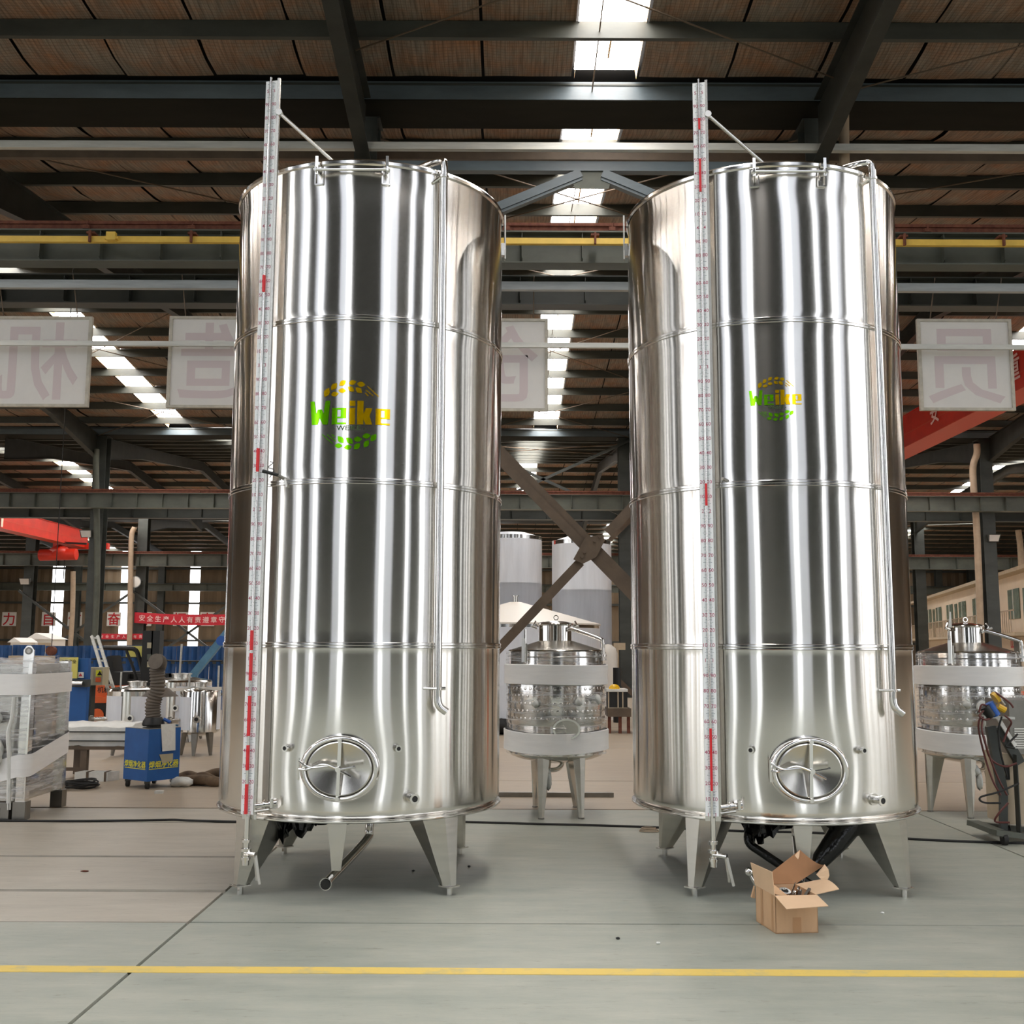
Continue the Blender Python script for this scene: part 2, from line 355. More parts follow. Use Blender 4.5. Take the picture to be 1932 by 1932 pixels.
# ceiling: dark roof sheet above, quilts between the purlins below it
cb = MB()
for a, b in zip(VALLEYS[:-1], VALLEYS[1:]):
    m_ = (a + b) / 2
    for y0, y1 in ((a, m_), (m_, b))[1 if a < 0 else 0:]:
        cb.add([(-60, y0, zq(y0) + .16), (60, y0, zq(y0) + .16), (60, y1, zq(y1) + .16), (-60, y1, zq(y1) + .16)], [(0, 1, 2, 3)], 'roof_sheet')
ceiling = cb.build('ceiling', kind='structure')
LIGHTX = {0: [-23.5, -11.2, 1.18, 13.5, 25.8], 1: [-23.5, -11.2, 1.12, 13.5, 25.8], 2: [-31.5, -20.7, -10, .7, 11.5, 22.7, 33.5], 3: [-31, -17.5, -5, 7, 19, 28]}
purl = []
for si, (a, b) in enumerate(zip(VALLEYS[:-1], VALLEYS[1:])):
    m_ = (a + b) / 2; half = m_ - a; n = int(half // 1.5); lo = 2.2 if si == 0 else a - 1
    rows = [a + .45] + [a + 1.5 * k for k in range(1, n + 1)]; rows += [m_]
    rows += [b - 1.5 * k for k in range(n, 0, -1)] + [b - .45]
    rows = sorted(set(round(r, 3) for r in rows if r > lo)); purl.append(rows)
    for r in rows[1:-1]:
        q = MB(); z = zq(r); xl = 14 if False else 44
        q.box(-xl, xl, r - .035, r - .028, z - .22, z - .01, 'paint_purlin'); q.box(-xl, xl, r - .03, r + .035, z - .22, z - .213, 'paint_purlin'); q.box(-xl, xl, r - .03, r + .035, z - .02, z - .01, 'paint_purlin')
        q.build('purlin', ceiling)
    stuff = MB()
    for y0, y1 in zip(rows[:-1], rows[1:]):
        if y1 - y0 < .2: continue
        # skylight panes
        for lx in LIGHTX[si]:
            w = .40 if si < 2 else .45
            pz = MB(); pz.add([(lx - w, y0, zq(y0) + .1), (lx + w, y0, zq(y0) + .1), (lx + w, y1, zq(y1) + .1), (lx - w, y1, zq(y1) + .1)], [(0, 1, 2, 3)], 'skylight_pane')
            for sg in (-1, 1):
                pz.add([(lx + sg * w, y0, zq(y0) - .03), (lx + sg * w, y1, zq(y1) - .03), (lx + sg * (w - .015), y1, zq(y1) + .1), (lx + sg * (w - .015), y0, zq(y0) + .1)], [(0, 1, 2, 3)], 'skylight_edge')
                pz.box(lx + sg * .02 - .012, lx + sg * .02 + .012, y0 + .05, y1 - .05, zq((y0 + y1) / 2) + .07, zq((y0 + y1) / 2) + .085, 'skylight_edge') if sg > 0 and abs(lx) < 2 else None
            pz.build('skylight_pane', ceiling)
        x = LIGHTX[si][0] - 1.2 * 12 - .45
        edges = []
        prev = -40.0
        for lx in LIGHTX[si] + [40.4]:
            hi = lx - (.42 if si < 2 else .47); nn = max(1, round((hi - prev) / 1.2)); ww = (hi - prev) / nn
            edges += [(prev + k * ww, prev + (k + 1) * ww) for k in range(nn)]; prev = lx + (.42 if si < 2 else .47)
        for xa, xb in edges:
            near = 9 <= y0 <= 19.6 and -8.5 < xa and xb < 9.9
            q = MB() if near else stuff
            g = .018; nx, ny = (4, 5) if near else (2, 2); vs = []; fs = []
            sg = random.uniform(.03, .085)
            off = random.uniform(-.012, .012)
            for j in range(ny + 1):
                for i in range(nx + 1):
                    u, v = i / nx, j / ny; yy = y0 + (y1 - y0) * v
                    zz = zq(yy) + off - sg * 4 * v * (1 - v) * .8 - .03 * 4 * u * (1 - u) * (4 * v * (1 - v)) + (random.uniform(-.008, .008) if near else 0)
                    vs.append((xa + g + (xb - xa - 2 * g) * u, yy, zz))
            for j in range(ny):
                for i in range(nx): k = j * (nx + 1) + i; fs.append((k, k + nx + 1, k + nx + 2, k + 1))
            if near:
                k0 = len(vs); top = [(vs[i][0], vs[i][1], vs[i][2] + .07) for i in range(nx + 1)]
            q.add(vs, fs, 'insulation', True)
            if near: q.build('insulation_panel', ceiling)
    if stuff.v: stuff.build('insulation_panels', ceiling, kind='stuff')
# gutters in the valleys
for gi, v in enumerate(VALLEYS[1:4]):
    g = MB(); z = zq(v)
    g.box(-44, 44, v - .33, v + .45, z - .205, z + .04, 'paint_gutter'); g.box(-44, 44, v - .32, v + .45, z - .215, z - .205, 'gutter_under_shade'); g.box(-44, 44, v - .345, v - .33, z - .015, z + .01, 'paint_dark')
    g.build('gutter', ceiling)
# rafters: tapered I-beams on every column line
RX = {0: [-8.0, -1.95, 4.0, 10.0], 1: [-26, -20, -14.1, -8.0, -1.95, 4.0, 10.0, 16.2, 22], 2: [-27, -24.2, -17.4, -14.1, -8, -2, 4, 10, 16.2, 22.5], 3: [-34, -27, -20.7, -14.4, -8, -2, 4, 10, 16, 22]}
for si, (a, b) in enumerate(zip(VALLEYS[:-1], VALLEYS[1:])):
    m_ = (a + b) / 2
    for X in RX[si]:
        q = MB()
        pts = [(a + .2, .78), (a + 4, .46), (m_, .40), (b - 4, .46), (b - .2, .78)][2 if si == 0 else 0:]
        for (ya, ha), (yb, hb) in zip(pts[:-1], pts[1:]):
            ta, tb = zq(ya) - .22, zq(yb) - .22
            q.add([(X - .006, ya, ta), (X - .006, yb, tb), (X - .006, yb, tb - hb), (X - .006, ya, ta - ha), (X + .006, ya, ta), (X + .006, yb, tb), (X + .006, yb, tb - hb), (X + .006, ya, ta - ha)],
                  [(0, 1, 2, 3), (7, 6, 5, 4), (0, 4, 5, 1), (2, 6, 7, 3)], 'paint_rafter')
            q.bar((X, ya, ta), (X, yb, tb), .18, .014, 'paint_rafter'); q.bar((X, ya, ta - ha), (X, yb, tb - hb), .18, .014, 'paint_rafter')
        q.build('rafter', ceiling)
# sag rods and wind bracing rods in the roof planes
for (xa, ya), (xb, yb), r in [((-1.9, 12.1), (4, 9.1), .011), ((4, 12.6), (-1.9, 9.6), .011), ((-1.9, 14.2), (4, 19.5), .012), ((4, 14.2), (-1.9, 19.5), .012), ((-1.9, 19.5), (4, 24.7), .012), ((4, 19.5), (-1.9, 24.7), .012), ((-1.9, 25), (4, 30.5), .012), ((4, 25), (-1.9, 30.5), .012), ((-1.9, 30.5), (4, 35.6), .012), ((4, 30.5), (-1.9, 35.6), .012), ((-8, 14.2), (-1.9, 19.5), .012), ((10, 10), (4, 13), .011), ((4, 10.3), (10, 13), .011), ((10, 14), (4, 18), .012), ((-14, 25), (-8, 30.5), .014), ((-8, 25), (-14, 30.5), .014), ((-14, 30.5), (-8, 35.6), .014), ((-8, 30.5), (-14, 35.6), .014), ((-2, 37), (4, 42), .02), ((4, 37), (-2, 42), .02)]:
    q = MB(); q.tube([(xa, ya, zq(ya) - .3), (xb, yb, zq(yb) - .3)], r, 'brown_steel', 6); q.build('bracing_rod', ceiling)
for y0 in (10.6, 12.1, 15, 16.5, 18, 25, 26.5, 28, 29.5):
    q = MB(); y1 = y0 + 1.5; q.tube([(1.02, y0, zq(y0) - .14), (1.02, y1, zq(y1) - .14)], .009, 'brown_steel', 6); q.build('sag_rod', ceiling)

# walls
def sheet_wall(name, x0, x1, Y, z0, z1, pitch, strips, m='wall_sheet', girts=()):
    w = MB(); x = x0
    segs = []
    for cx, wd in sorted(strips):
        segs.append((x, cx - wd / 2)); x = cx + wd / 2
    segs.append((x, x1))
    for a, b in segs:
        n = max(1, int((b - a) / pitch)); vs = []; fs = []
        for i in range(n + 1):
            xx = a + (b - a) * i / n; yy = Y + (.03 if i % 2 else -.03)
            vs += [(xx, yy, z0), (xx, yy, z1)]
        for i in range(n): fs.append((2 * i, 2 * i + 2, 2 * i + 3, 2 * i + 1))
        w.add(vs, fs, m)
    o = w.build(name, kind='structure')
    for cx, wd in strips:
        p = MB(); p.box(cx - wd / 2, cx + wd / 2, Y - .01, Y + .01, max(z0, .4), z1, 'strip_pane'); p.build('wall_light_pane', o)
    for gz in girts:
        g = MB(); g.box(x0, x1, Y - .2, Y - .05, gz - .08, gz + .08, 'paint_dark'); g.build('girt', o)
    return o
bw = sheet_wall('wall_back', -46, 46, 84, 0, 9.6, .32, [(-41, .95), (-35.5, .95), (-30.2, .8), (-24.8, .8), (-19, .8), (-13, .8), (-7, .8), (-1, .8), (5, .8), (11, .8), (17, .8)], girts=(2.0, 4.9, 6.4, 7.6))
fw_ = MB()      # unseen facade added behind the camera: dark panels with gaps, for the tank reflections
GAPS = [(-21.4, -18.9), (-13.1, -11.9), (-4.9, -3.8), (4.6, 5.6), (12.6, 13.6), (20.0, 23.0)]
xx = -33.0
for g0, g1 in GAPS + [(33.0, 33.0)]:
    fw_.box(xx, g0, -9.1, -9.0, 0, 21, 'front_stripe_dark'); xx = g1
for g0, g1 in ((-6.7, -4.9), (3.5, 4.6), (5.6, 8.0), (-14.6, -13.1), (-11.9, -11.3), (13.6, 14.6), (-24, -21.4), (23, 27)): fw_.box(g0, g1, -8.98, -8.93, 0, 20.9, 'front_stripe_pale')  # pale strips added for grey bars in the tank reflections
fw_.build('wall_front_added', kind='structure')
for nm, X, sgn in (('wall_left', -46, 1), ('wall_right', 46, -1)):
    w = MB(); w.box(X - .05, X + .05, 14, 84, 0, 9.2, 'wall_sheet'); w.build(nm, kind='structure')
for nm, X in (('wall_stripe_left', -33), ('wall_stripe_right', 33)):
    sl = MB()
    rs = random.Random(4 if X > 0 else 9); yy = -9.0
    while yy < 12.6:      # unseen uprights and gaps, added for striped reflections on the tank sides
        w = rs.choice((.12, .2, .35, .8, 1.1)); sl.box(X - .05, X + .05, yy, yy + w, 0, 9.0, rs.choice(('white_sheet', 'wall_sheet', 'duct_beige'))); yy += w + rs.choice((.3, .5, .9, 1.2))
    sl.box(X - .06, X + .06, -9, 13, 8.7, 9.0, 'white_sheet'); sl.box(X - .04, X + .04, -9, 13, 0, 1.1, 'white_sheet'); sl.build(nm, kind='structure')
#@@COLS
# ------------------------------------------------------------------ columns, girders, bracing
def hcol(x, y, z1, w, d, label, group=None, m='paint_dark'):
    t = thing('steel_column', label, 'column', (x, y, 0), group)
    q = MB(); q.box(x - .008, x + .008, y - d / 2, y + d / 2, 0.02, z1, m); q.box(x - w / 2, x + w / 2, y - d / 2 - .008, y - d / 2 + .008, 0.02, z1, m); q.box(x - w / 2, x + w / 2, y + d / 2 - .008, y + d / 2 + .008, .02, z1, m)
    q.build('shaft', t)
    q = MB(); q.box(x - w * .6, x + w * .6, y - d * .56, y + d * .56, 0, .025, m); q.build('base_plate', t)
    q = MB(); q.box(x - w * .6, x + w * .6, y - d * .54, y + d * .54, z1 - .02, z1, m)
    q.build('cap_plate', t); return t
for X, nm in ((-8, 'dark steel column left of both big tanks at the near girder line'), (-1.95, 'dark steel column hidden behind the left big tank'), (4.0, 'dark steel column hidden behind the right big tank')):
    hcol(X, 13.6, 8.6, .3, .34, nm)
for px, nm in ((174, 'tall dark column in the second row, beside the red crane hoist'), (855, 'second-row dark column hidden behind the left big tank'), (1181, 'dark column seen at the left edge of the right big tank'), (1873, 'tall dark column in the second row at the right edge, carrying a floodlight')):
    p = PY(px, 1220, 36); hcol(p.x, 36, 8.7, .42, .42, nm)
for px, nm in ((50, 'third-row column left, under the small floodlight'), (262, 'third-row column beside the round floodlight'), (1740, 'third-row column in front of the cream office building')):
    p = PY(px, 1220, 59.6); hcol(p.x, 59.6, 8.8, .55, .5, nm)
for k, px in enumerate((140, 300, 1776, 1838)):
    p = PY(px, 1220, 83.2); hcol(p.x, 83.2, 9, .5, .4, ('thin far column against the back wall, left of the second-row column', 'thin far column against the back wall, below the red banner', 'far column above the cream office roof, nearer the tank', 'far column above the cream office roof, near the beige duct')[k])

def girder(x0, x1, Y, zt, zb, fw, pitch, label, mk='paint_girder', stiff=(None, None), behind=False):
    t = thing('crane_girder', label, 'girder', ((x0 + x1) / 2, Y, zb))
    q = MB(); q.box(x0, x1, Y - .006, Y + .006, zb, zt, mk); q.build('web', t)
    q = MB(); q.box(x0, x1, Y - fw / 2, Y + fw / 2, zb - .018, zb, mk); q.build('bottom_flange', t)
    q = MB(); q.box(x0, x1, Y - fw / 2, Y + fw / 2, zt, zt + .018, mk); q.build('top_flange', t)
    a, b = stiff[0] if stiff[0] is not None else x0, stiff[1] if stiff[1] is not None else x1
    n = int((b - a) / pitch); proto = None
    for i in range(n + 1):
        xx = a + i * pitch
        q = MB(); q.add([(xx - .005, Y - fw / 2 + .02, zb + .05), (xx - .005, Y - .01, zb), (xx - .005, Y - .01, zt), (xx - .005, Y - fw / 2 + .02, zt), (xx + .005, Y - fw / 2 + .02, zb + .05), (xx + .005, Y - .01, zb), (xx + .005, Y - .01, zt), (xx + .005, Y - fw / 2 + .02, zt)], [(0, 1, 2, 3), (7, 6, 5, 4), (0, 3, 7, 4), (0, 4, 5, 1)], mk)
        q.build('stiffener', t)
    return t
girder(-16, 16, 12.95, 6.78, 6.40, .26, .752, 'nearest crane girder with web stiffeners, under the yellow conductor rail', stiff=(-8.16, 8.5))
girder(-16, 16, 14.4, 6.72, 6.34, .26, .9, 'dark crane girder just behind the nearest one', mk='paint_dark', stiff=(-8, 8.5))
girder(-40, 40, 35.2, 6.62, 6.16, .3, .845, 'second crane girder line with stiffeners, crossing behind the tanks', stiff=(-20, 20))
girder(-40, 40, 37.1, 6.5, 6.05, .3, 1.2, 'dark crane girder just behind the second line', mk='paint_dark', stiff=(-18, 18))
girder(-40, 40, 59.0, 6.62, 5.98, .4, 1.5, 'third crane girder line, just above the red banners', stiff=(-31, 31))
girder(-44, 44, 82.4, 6.3, 5.8, .4, 2.6, 'farthest crane girder near the back wall', stiff=(-39, 36))
# crane rails and beams lying on the girders
for Y, z, x, nm in ((12.95, 6.80, 16, 'brown crane rail on the nearest girder, above the yellow conductor rail'), (35.2, 6.64, 40, 'brown crane rail on the second girder line'), (59.0, 6.64, 40, 'brown crane rail on the third girder line')):
    t = thing('crane_rail', nm, 'rail', (0, Y, z)); q = MB(); q.box(-x, x, Y - .05, Y + .05, z, z + .02, 'rust'); q.box(-x, x, Y - .012, Y + .012, z + .02, z + .10, 'rust'); q.box(-x, x, Y - .035, Y + .035, z + .10, z + .14, 'rust'); q.build('rail', t)
    pitch = {12.95: 1.32, 35.2: 1.7, 59.0: 3.1}[Y]
    for i in range(int(16 / pitch)):
        xx = -8 * (Y / 13) ** .5 + i * pitch * (Y / 13) ** .5
        q = MB(); q.box(xx - .04, xx + .04, Y - .09, Y - .04, z + .02, z + .07, 'rust'); q.tube([(xx, Y - .065, z + .05), (xx + .02, Y - .065, z + .13)], .01, 'rust', 6); q.build('rail_clip', t)
yb = thing('conductor_rail', 'yellow conductor rail running along the nearest crane girder', 'rail', (0, 12.6, 6.78))
z0 = PY(200, 458, 12.6).z; z1 = PY(200, 447, 12.6).z
q = MB(); q.box(-16, 16, 12.57, 12.63, z0, z1, 'yellow_bar'); q.build('rail', yb)
q = MB()
for px in (170, 361, 1123, 1706, 1893):
    x = PY(px, 450, 12.56).x; q = MB(); q.box(x - .012, x + .012, 12.53, 12.57, z0 - .01, z1 + .06, 'rust'); q.box(x - .05, x + .05, 12.56, 12.81, z1 + .03, z1 + .055, 'rust'); q.build('hanger', yb)
x = PY(208, 450, 12.5).x; q = MB(); q.box(x - .055, x + .055, 12.5, 12.57, z0 + .005, z1 + .03, 'yellow_bar'); q.box(x - .08, x + .08, 12.52, 12.57, z0 + .02, z1 - .02, 'yellow_bar'); q.build('joint_cover', yb)

def hrail(Y, ya, yb_, m, name, label, cat, x=16, th=.08, px=966):
    za, zb = PY(px, ya, Y).z, PY(px, yb_, Y).z
    q = MB(); q.box(-x, x, Y - th / 2, Y + th / 2, min(za, zb), max(za, zb), m); return one(q, name, label, cat, (0, Y, min(za, zb)))
hrail(13.15, 271, 284, 'galvanised_pale', 'tie_rail', 'pale galvanised square rail just below the big gutter', 'rail')
hrail(13.75, 286, 303, 'brown_steel', 'tie_beam', 'brown tie beam just behind the galvanised rail under the gutter', 'beam')
hrail(13.2, 533, 548, 'galvanised', 'pipe_rail', 'grey galvanised channel rail below the nearest crane girder', 'rail')
hrail(13.25, 647, 656, 'galvanised_pale', 'sign_rail', 'thin galvanised rail crossing in front of the hanging sign boards', 'rail', th=.05)
# chevron portal brace between the two big tanks
t = thing('portal_brace', 'dark chevron brace meeting at a plate, high between the two big tanks', 'brace', (1.02, 13.34, 6.8))
top = PY(1115, 317, 13.34)
q = MB(); q.bar((-1.9, 13.34, top.z), (4.0, 13.34, top.z), .12, .13, 'paint_gutter'); q.build('top_bar', t)
for sg, nm in ((-1, 'left'), (1, 'right')):
    q = MB(); q.bar((1.02 + sg * .14, 13.34, top.z - .13), (1.02 + sg * 2.97, 13.34, top.z - 1.35), .1, .11, 'paint_gutter')
    q.bar((1.02 + sg * .14, 13.28, top.z - .09), (1.02 + sg * 2.97, 13.28, top.z - 1.31), .012, .11, 'paint_gutter'); q.build('diagonal', t)
q = MB(); q.poly([(1.02 - .3, 13.30, top.z - .02), (1.02 + .3, 13.30, top.z - .02), (1.02 + .22, 13.30, top.z - .3), (1.02 - .22, 13.30, top.z - .3)], 'paint_grey', (0, .01, 0)); q.build('gusset_plate', t)
# big X brace
t = thing('cross_brace', 'large brown X brace with a bolted gusset plate between the two big tanks', 'brace', (1.02, 13.34, 2.9))
cx = PY(1118, 1035, 13.34)
def ang(q, a, b, w, m):
    a = Vector(a); b = Vector(b); q.bar(a, b, .012, w, m, up=(0, 0, 1)); d = (b - a).normalized(); n = Vector((-d.z, 0, d.x)); n = n if n.z > 0 else -n
    q.bar(a + n * w / 2 + Vector((0, w / 2, 0)), b + n * w / 2 + Vector((0, w / 2, 0)), w, .012, m, up=(0, 0, 1))
q = MB(); ang(q, (-1.85, 13.34, cx.z + 2.87 * 1.03), (3.9, 13.34, cx.z - 2.88 * 1.03), .15, 'brown_steel'); ang(q, (-1.85, 13.31, cx.z + 2.87 * 1.03 - .1), (3.9, 13.31, cx.z - 2.88 * 1.03 - .1), .11, 'brown_steel'); q.build('diagonal', t)
q = MB(); ang(q, (3.9, 13.33, cx.z + 2.88 * 1.06), (1.2, 13.33, cx.z + .19), .12, 'brown_steel'); q.build('diagonal', t)
q = MB(); ang(q, (.86, 13.33, cx.z - .17), (-1.85, 13.33, cx.z - 2.87 * 1.06), .11, 'brown_steel'); q.build('diagonal', t)
g = MB(); P = [(cx.x + dx * .0070, 13.27, cx.z - dy * .0070) for dx, dy in ((-35, 20), (-14, -18), (10, -24), (19, -22), (21, -14), (6, 16), (-18, 28))]
g.poly(P, 'brown_steel', (0, .014, 0)); gp = g.build('gusset_plate', t)
for dx, dy in ((12, -20), (3, -12), (-15, 8), (-20, 16)):
    b = MB(); b.tube([(cx.x + dx * .007, 13.27, cx.z - dy * .007), (cx.x + dx * .007, 13.245, cx.z - dy * .007)], .016, 'brown_steel', 8); b.build('bolt', gp)
t = thing('far_cross_brace', 'thin dark X brace in the second column row, behind the large one', 'brace', (1, 36, 3))
for a, b in (((-1.95, 5.9), (4.0, -.1)), ((4.0, 5.9), (-1.95, -.1))):
    q = MB(); ang(q, (a[0], 35.6, a[1]), (b[0], 35.6, max(.1, b[1])), .15, 'brown_steel'); q.build('diagonal', t)
t = thing('roof_cross_brace', 'thin dark X brace under the second gutter between the big tanks', 'brace', (1, 36, 8))
for a, b in (((-1.9, 8.6), (4.0, 5.9)), ((4.0, 8.6), (-1.9, 5.9))):
    q = MB(); q.bar((a[0], 35.72, a[1]), (b[0], 35.72, b[1]), .07, .09, 'paint_dark'); q.build('diagonal', t)
t = thing('wall_brace', 'dark X brace between third-row columns, left of the tanks', 'brace', (-24, 59.6, 3))
for a, b in (((-20.9, 4.6), (-27.2, -.0)), ((-27.2, 4.6), (-20.9, 0.0)), ((-14.6, 4.6), (-20.9, 0)), ((-20.9, 4.6), (-14.6, 0))):
    q = MB(); q.bar((a[0], 59.25, a[1]), (b[0], 59.25, max(.05, b[1])), .1, .12, 'paint_dark'); q.build('diagonal', t)

#@@TANKS
# ------------------------------------------------------------------ big storage tanks
TR, ZB, ZT = 1.0204, 0.544, 5.005
TL, TRT = (-1.108, 8.13), (1.932, 8.13)
def on(az, r, z, c=TL):      # az degrees from -Y (towards camera), positive to the right
    a = math.radians(az); return Vector((c[0] + r * math.sin(a), c[1] - r * math.cos(a), z))
def nrm(az): a = math.radians(az); return Vector((math.sin(a), -math.cos(a), 0))
def tng(az): a = math.radians(az); return Vector((math.cos(a), math.sin(a), 0))
def build_tank():
    t = thing('storage_tank', 'tall polished stainless steel storage tank on four legs, left of the two', 'tank', (TL[0], TL[1], 0), 'tall polished steel tanks')
    # shell courses
    bands = [ZB + .045, 1.654, 2.75, 3.88, ZT]
    for i in range(4):
        z0, z1 = bands[i], bands[i + 1]; pr = []
        if i == 0: pr += [(TR - .10, ZB - .028), (TR - .06, ZB - .024), (TR - .02, ZB - .008), (TR - .003, ZB + .02), (TR, ZB + .045)]
        else: pr += [(TR + .004, z0), (TR, z0 + .03)]
        n = 30 if i in (0, 3) else 14
        for k in range(1, n): pr.append((TR, z0 + .03 + (z1 - z0 - .06) * k / n))
        pr += [(TR, z1 - .03), (TR + (.004 if i < 3 else 0), z1)]
        q = MB(); q.lathe(pr, 'steel_shell', 192, TL)
        for vi, (x, y, z) in enumerate(q.v):
            az = math.atan2(x - TL[0], -(y - TL[1])); dr = 0.0; ed = min(1, max(0, (z1 - z) / .03), max(0, (z - z0) / .03) if i else 1)
            if i == 0: dr -= .022 * math.exp(-((az * TR) / .30) ** 2 - ((z - .862) / .26) ** 2)
            if i == 3: dr -= .0045 * math.exp(-((z - 4.86) / .13) ** 2) * (1 + .9 * math.sin(4 * az + .7))
            dr += .0007 * math.sin(3 * az + 2 * z + i) * math.sin(2.3 * z + 5 * az)
            k = 1 + dr * ed / TR; q.v[vi] = (TL[0] + (x - TL[0]) * k, TL[1] + (y - TL[1]) * k, z)
        q.build('shell_course', t, autosmooth=60)
    for z in bands[1:4]:
        q = MB(); q.lathe([(TR + .003, z - .020), (TR + .009, z - .016), (TR + .009, z - .004), (TR + .004, z), (TR + .009, z + .004), (TR + .009, z + .016), (TR + .003, z + .020)], 'steel_polished', 128, TL); q.build('weld_band', t)
    q = MB(); q.lathe([(TR, ZT - .03), (TR + .012, ZT - .02), (TR + .014, ZT), (TR + .006, ZT + .012), (TR - .02, ZT + .014), (TR - .03, ZT - .01)], 'steel_polished', 128, TL); q.build('top_rim', t)
    q = MB(); q.lathe([(TR - .03, ZT - .01), (TR * .7, ZT + .045), (TR * .35, ZT + .1), (.16, ZT + .13), (.16, ZT + .19), (.0, ZT + .19)], 'steel_brushed', 64, TL); q.build('roof_cone', t)
    q = MB(); q.lathe([(TR - .10, ZB - .028), (TR - .16, ZB - .03), (.5, ZB - .10), (.12, ZB - .155), (.03, ZB - .165)], 'steel_brushed', 64, TL); q.build('bottom_cone', t)
    q = MB(); q.lathe([(TR - .05, ZB - .036), (TR + .004, ZB - .034), (TR + .012, ZB - .028), (TR + .012, ZB - .020), (TR + .002, ZB - .014), (TR - .05, ZB - .014)], 'steel_polished', 96, TL); q.build('bottom_rim', t)
    # legs
    for az in (-45, 45, -135, 135):
        n_, g_ = nrm(az), tng(az); q = MB()
        secs = []
        for z, pts in ((ZB + .0, ((.60, -.10), (.86, -.155), (1.00, -.06), (1.00, .06), (.86, .155), (.60, .10))), (.065, ((.945, -.045), (.985, -.055), (1.03, -.022), (1.03, .022), (.985, .055), (.945, .045)))):
            secs.append([Vector((TL[0], TL[1], 0)) + n_ * r + g_ * tt + Vector((0, 0, z)) for r, tt in pts])
        vs = secs[0] + secs[1]; q.add(vs, [(i, (i + 1) % 6, 6 + (i + 1) % 6, 6 + i) for i in range(6)] + [(6, 7, 8, 9, 10, 11)], 'steel_brushed')
        lg = q.build('leg', t)
        q = MB(); c = Vector((TL[0], TL[1], 0)) + n_ * .99
        q.poly([c + n_ * a + g_ * b + Vector((0, 0, .055)) for a, b in ((-.05, -.055), (.052, -.05), (.052, .05), (-.05, .055))], 'steel_brushed', (0, 0, .009)); q.build('foot_plate', lg)
        q = MB(); q.tube([c + Vector((0, 0, 0)), c + Vector((0, 0, .055))], .021, 'steel_polished', 8); q.build('foot_bolt', lg)
    # centre front strut carrying the outlet pipe
    q = MB(); s0 = on(-1.5, .93, ZB - .01); s1 = on(-1.5, .93, .20)
    q.bar(s0, s1, .008, .135, 'steel_brushed', up=(1, 0, 0), w2=.008, h2=.06)
    q.bar(s0 + Vector((0, .02, 0)), s1 + Vector((0, .02, 0)), .045, .07, 'steel_brushed', up=(1, 0, 0), w2=.03, h2=.035); q.build('outlet_strut', t)
    q = MB(); q.tube(bez([(TL[0] + .10, TL[1] - .25, ZB - .11), (TL[0] + .10, TL[1] - .27, ZB - .2), (TL[0] + .085, TL[1] - .34, ZB - .26), (TL[0] - .055, 7.19, .155), (TL[0] - .075, 7.12, .135)], 8), .031, 'steel_polished', 16, caps=False)
    e = Vector((TL[0] - .075, 7.115, .135)); q.ring(e + Vector((0, .006, .001)), (-.12, -1, -.1), .040, .029, .014, 'steel_polished', 24); q.disc(e + Vector((-.002, -.016, -.001)), (-.12, -1, -.1), .033, 'black', 20); q.build('outlet_pipe', t)
    # manway
    mz, saz = .862, 1.215; c = on(0, TR - .015, mz); ax = Vector((0, -1, 0)); mw = MB()
    ro = .212; prof = [(0, 0), (.002, .030), (-.002, .046), (-.010, .056), (-.020, .060), (-.029, .056), (-.034, .046), (-.034, .02)]; nn_ = 72
    for dr_, dd_ in prof:
        for i in range(nn_): a = 2 * math.pi * i / nn_; mw.v.append(tuple(c + Vector((math.sin(a) * (ro + dr_) * saz, -dd_, math.cos(a) * (ro + dr_)))))
    for k in range(len(prof) - 1):
        for i in range(nn_): mw.f.append([k * nn_ + i, (k + 1) * nn_ + i, (k + 1) * nn_ + (i + 1) % nn_, k * nn_ + (i + 1) % nn_]); mw.mi.append(mw._m('steel_polished')); mw.sm.append(True)
    mw.soft = True
    m_ = mw.build('manway_frame', t)
    q = MB(); n = 64; vs = []; fs = []
    for k, (rr, dd) in enumerate(((.177, .034), (.172, .050), (.165, .054), (.10, .034), (.02, .018))):
        for i in range(n):
            a = 2 * math.pi * i / n; vs.append(c + Vector((math.sin(a) * rr * saz, -dd, math.cos(a) * rr)))
    for k in range(4):
        for i in range(n): fs.append((k * n + i, k * n + (i + 1) % n, (k + 1) * n + (i + 1) % n, (k + 1) * n + i))
    fs.append(tuple(range(4 * n, 5 * n))); q.add(vs, fs, 'steel_door', True); q.build('manway_door', t)
    q = MB(); q.bar(c + Vector((.004, -.075, .19)), c + Vector((-.004, -.075, -.19)), .022, .014, 'steel_polished', up=(0, 1, 0)); q.tube([c + Vector((.004, -.05, .185)), c + Vector((.004, -.095, .185))], .014, 'steel_polished', 10); q.tube([c + Vector((-.004, -.05, -.185)), c + Vector((-.004, -.095, -.185))], .014, 'steel_polished', 10); q.build('manway_crossbar', t)
    q = MB(); hz = c + Vector((-.262, -.07, -.0)); q.tube([hz + Vector((0, 0, .07)), hz + Vector((0, 0, -.07))], .009, 'steel_polished', 8)
    for dz in (.045, -.03):
        pass
    q.tube(bez([hz + Vector((0, 0, .05)), hz + Vector((.08, -.02, .012)), c + Vector((-.06, -.085, .02)), c + Vector((0, -.09, 0))], 6), .008, 'steel_polished', 8)
    q.tube(bez([hz + Vector((0, 0, -.0)), hz + Vector((.06, -.02, .0)), c + Vector((-.1, -.085, .03)), c + Vector((.0, -.09, .0))], 6), .008, 'steel_polished', 8)
    q.build('hinge_arm', t)
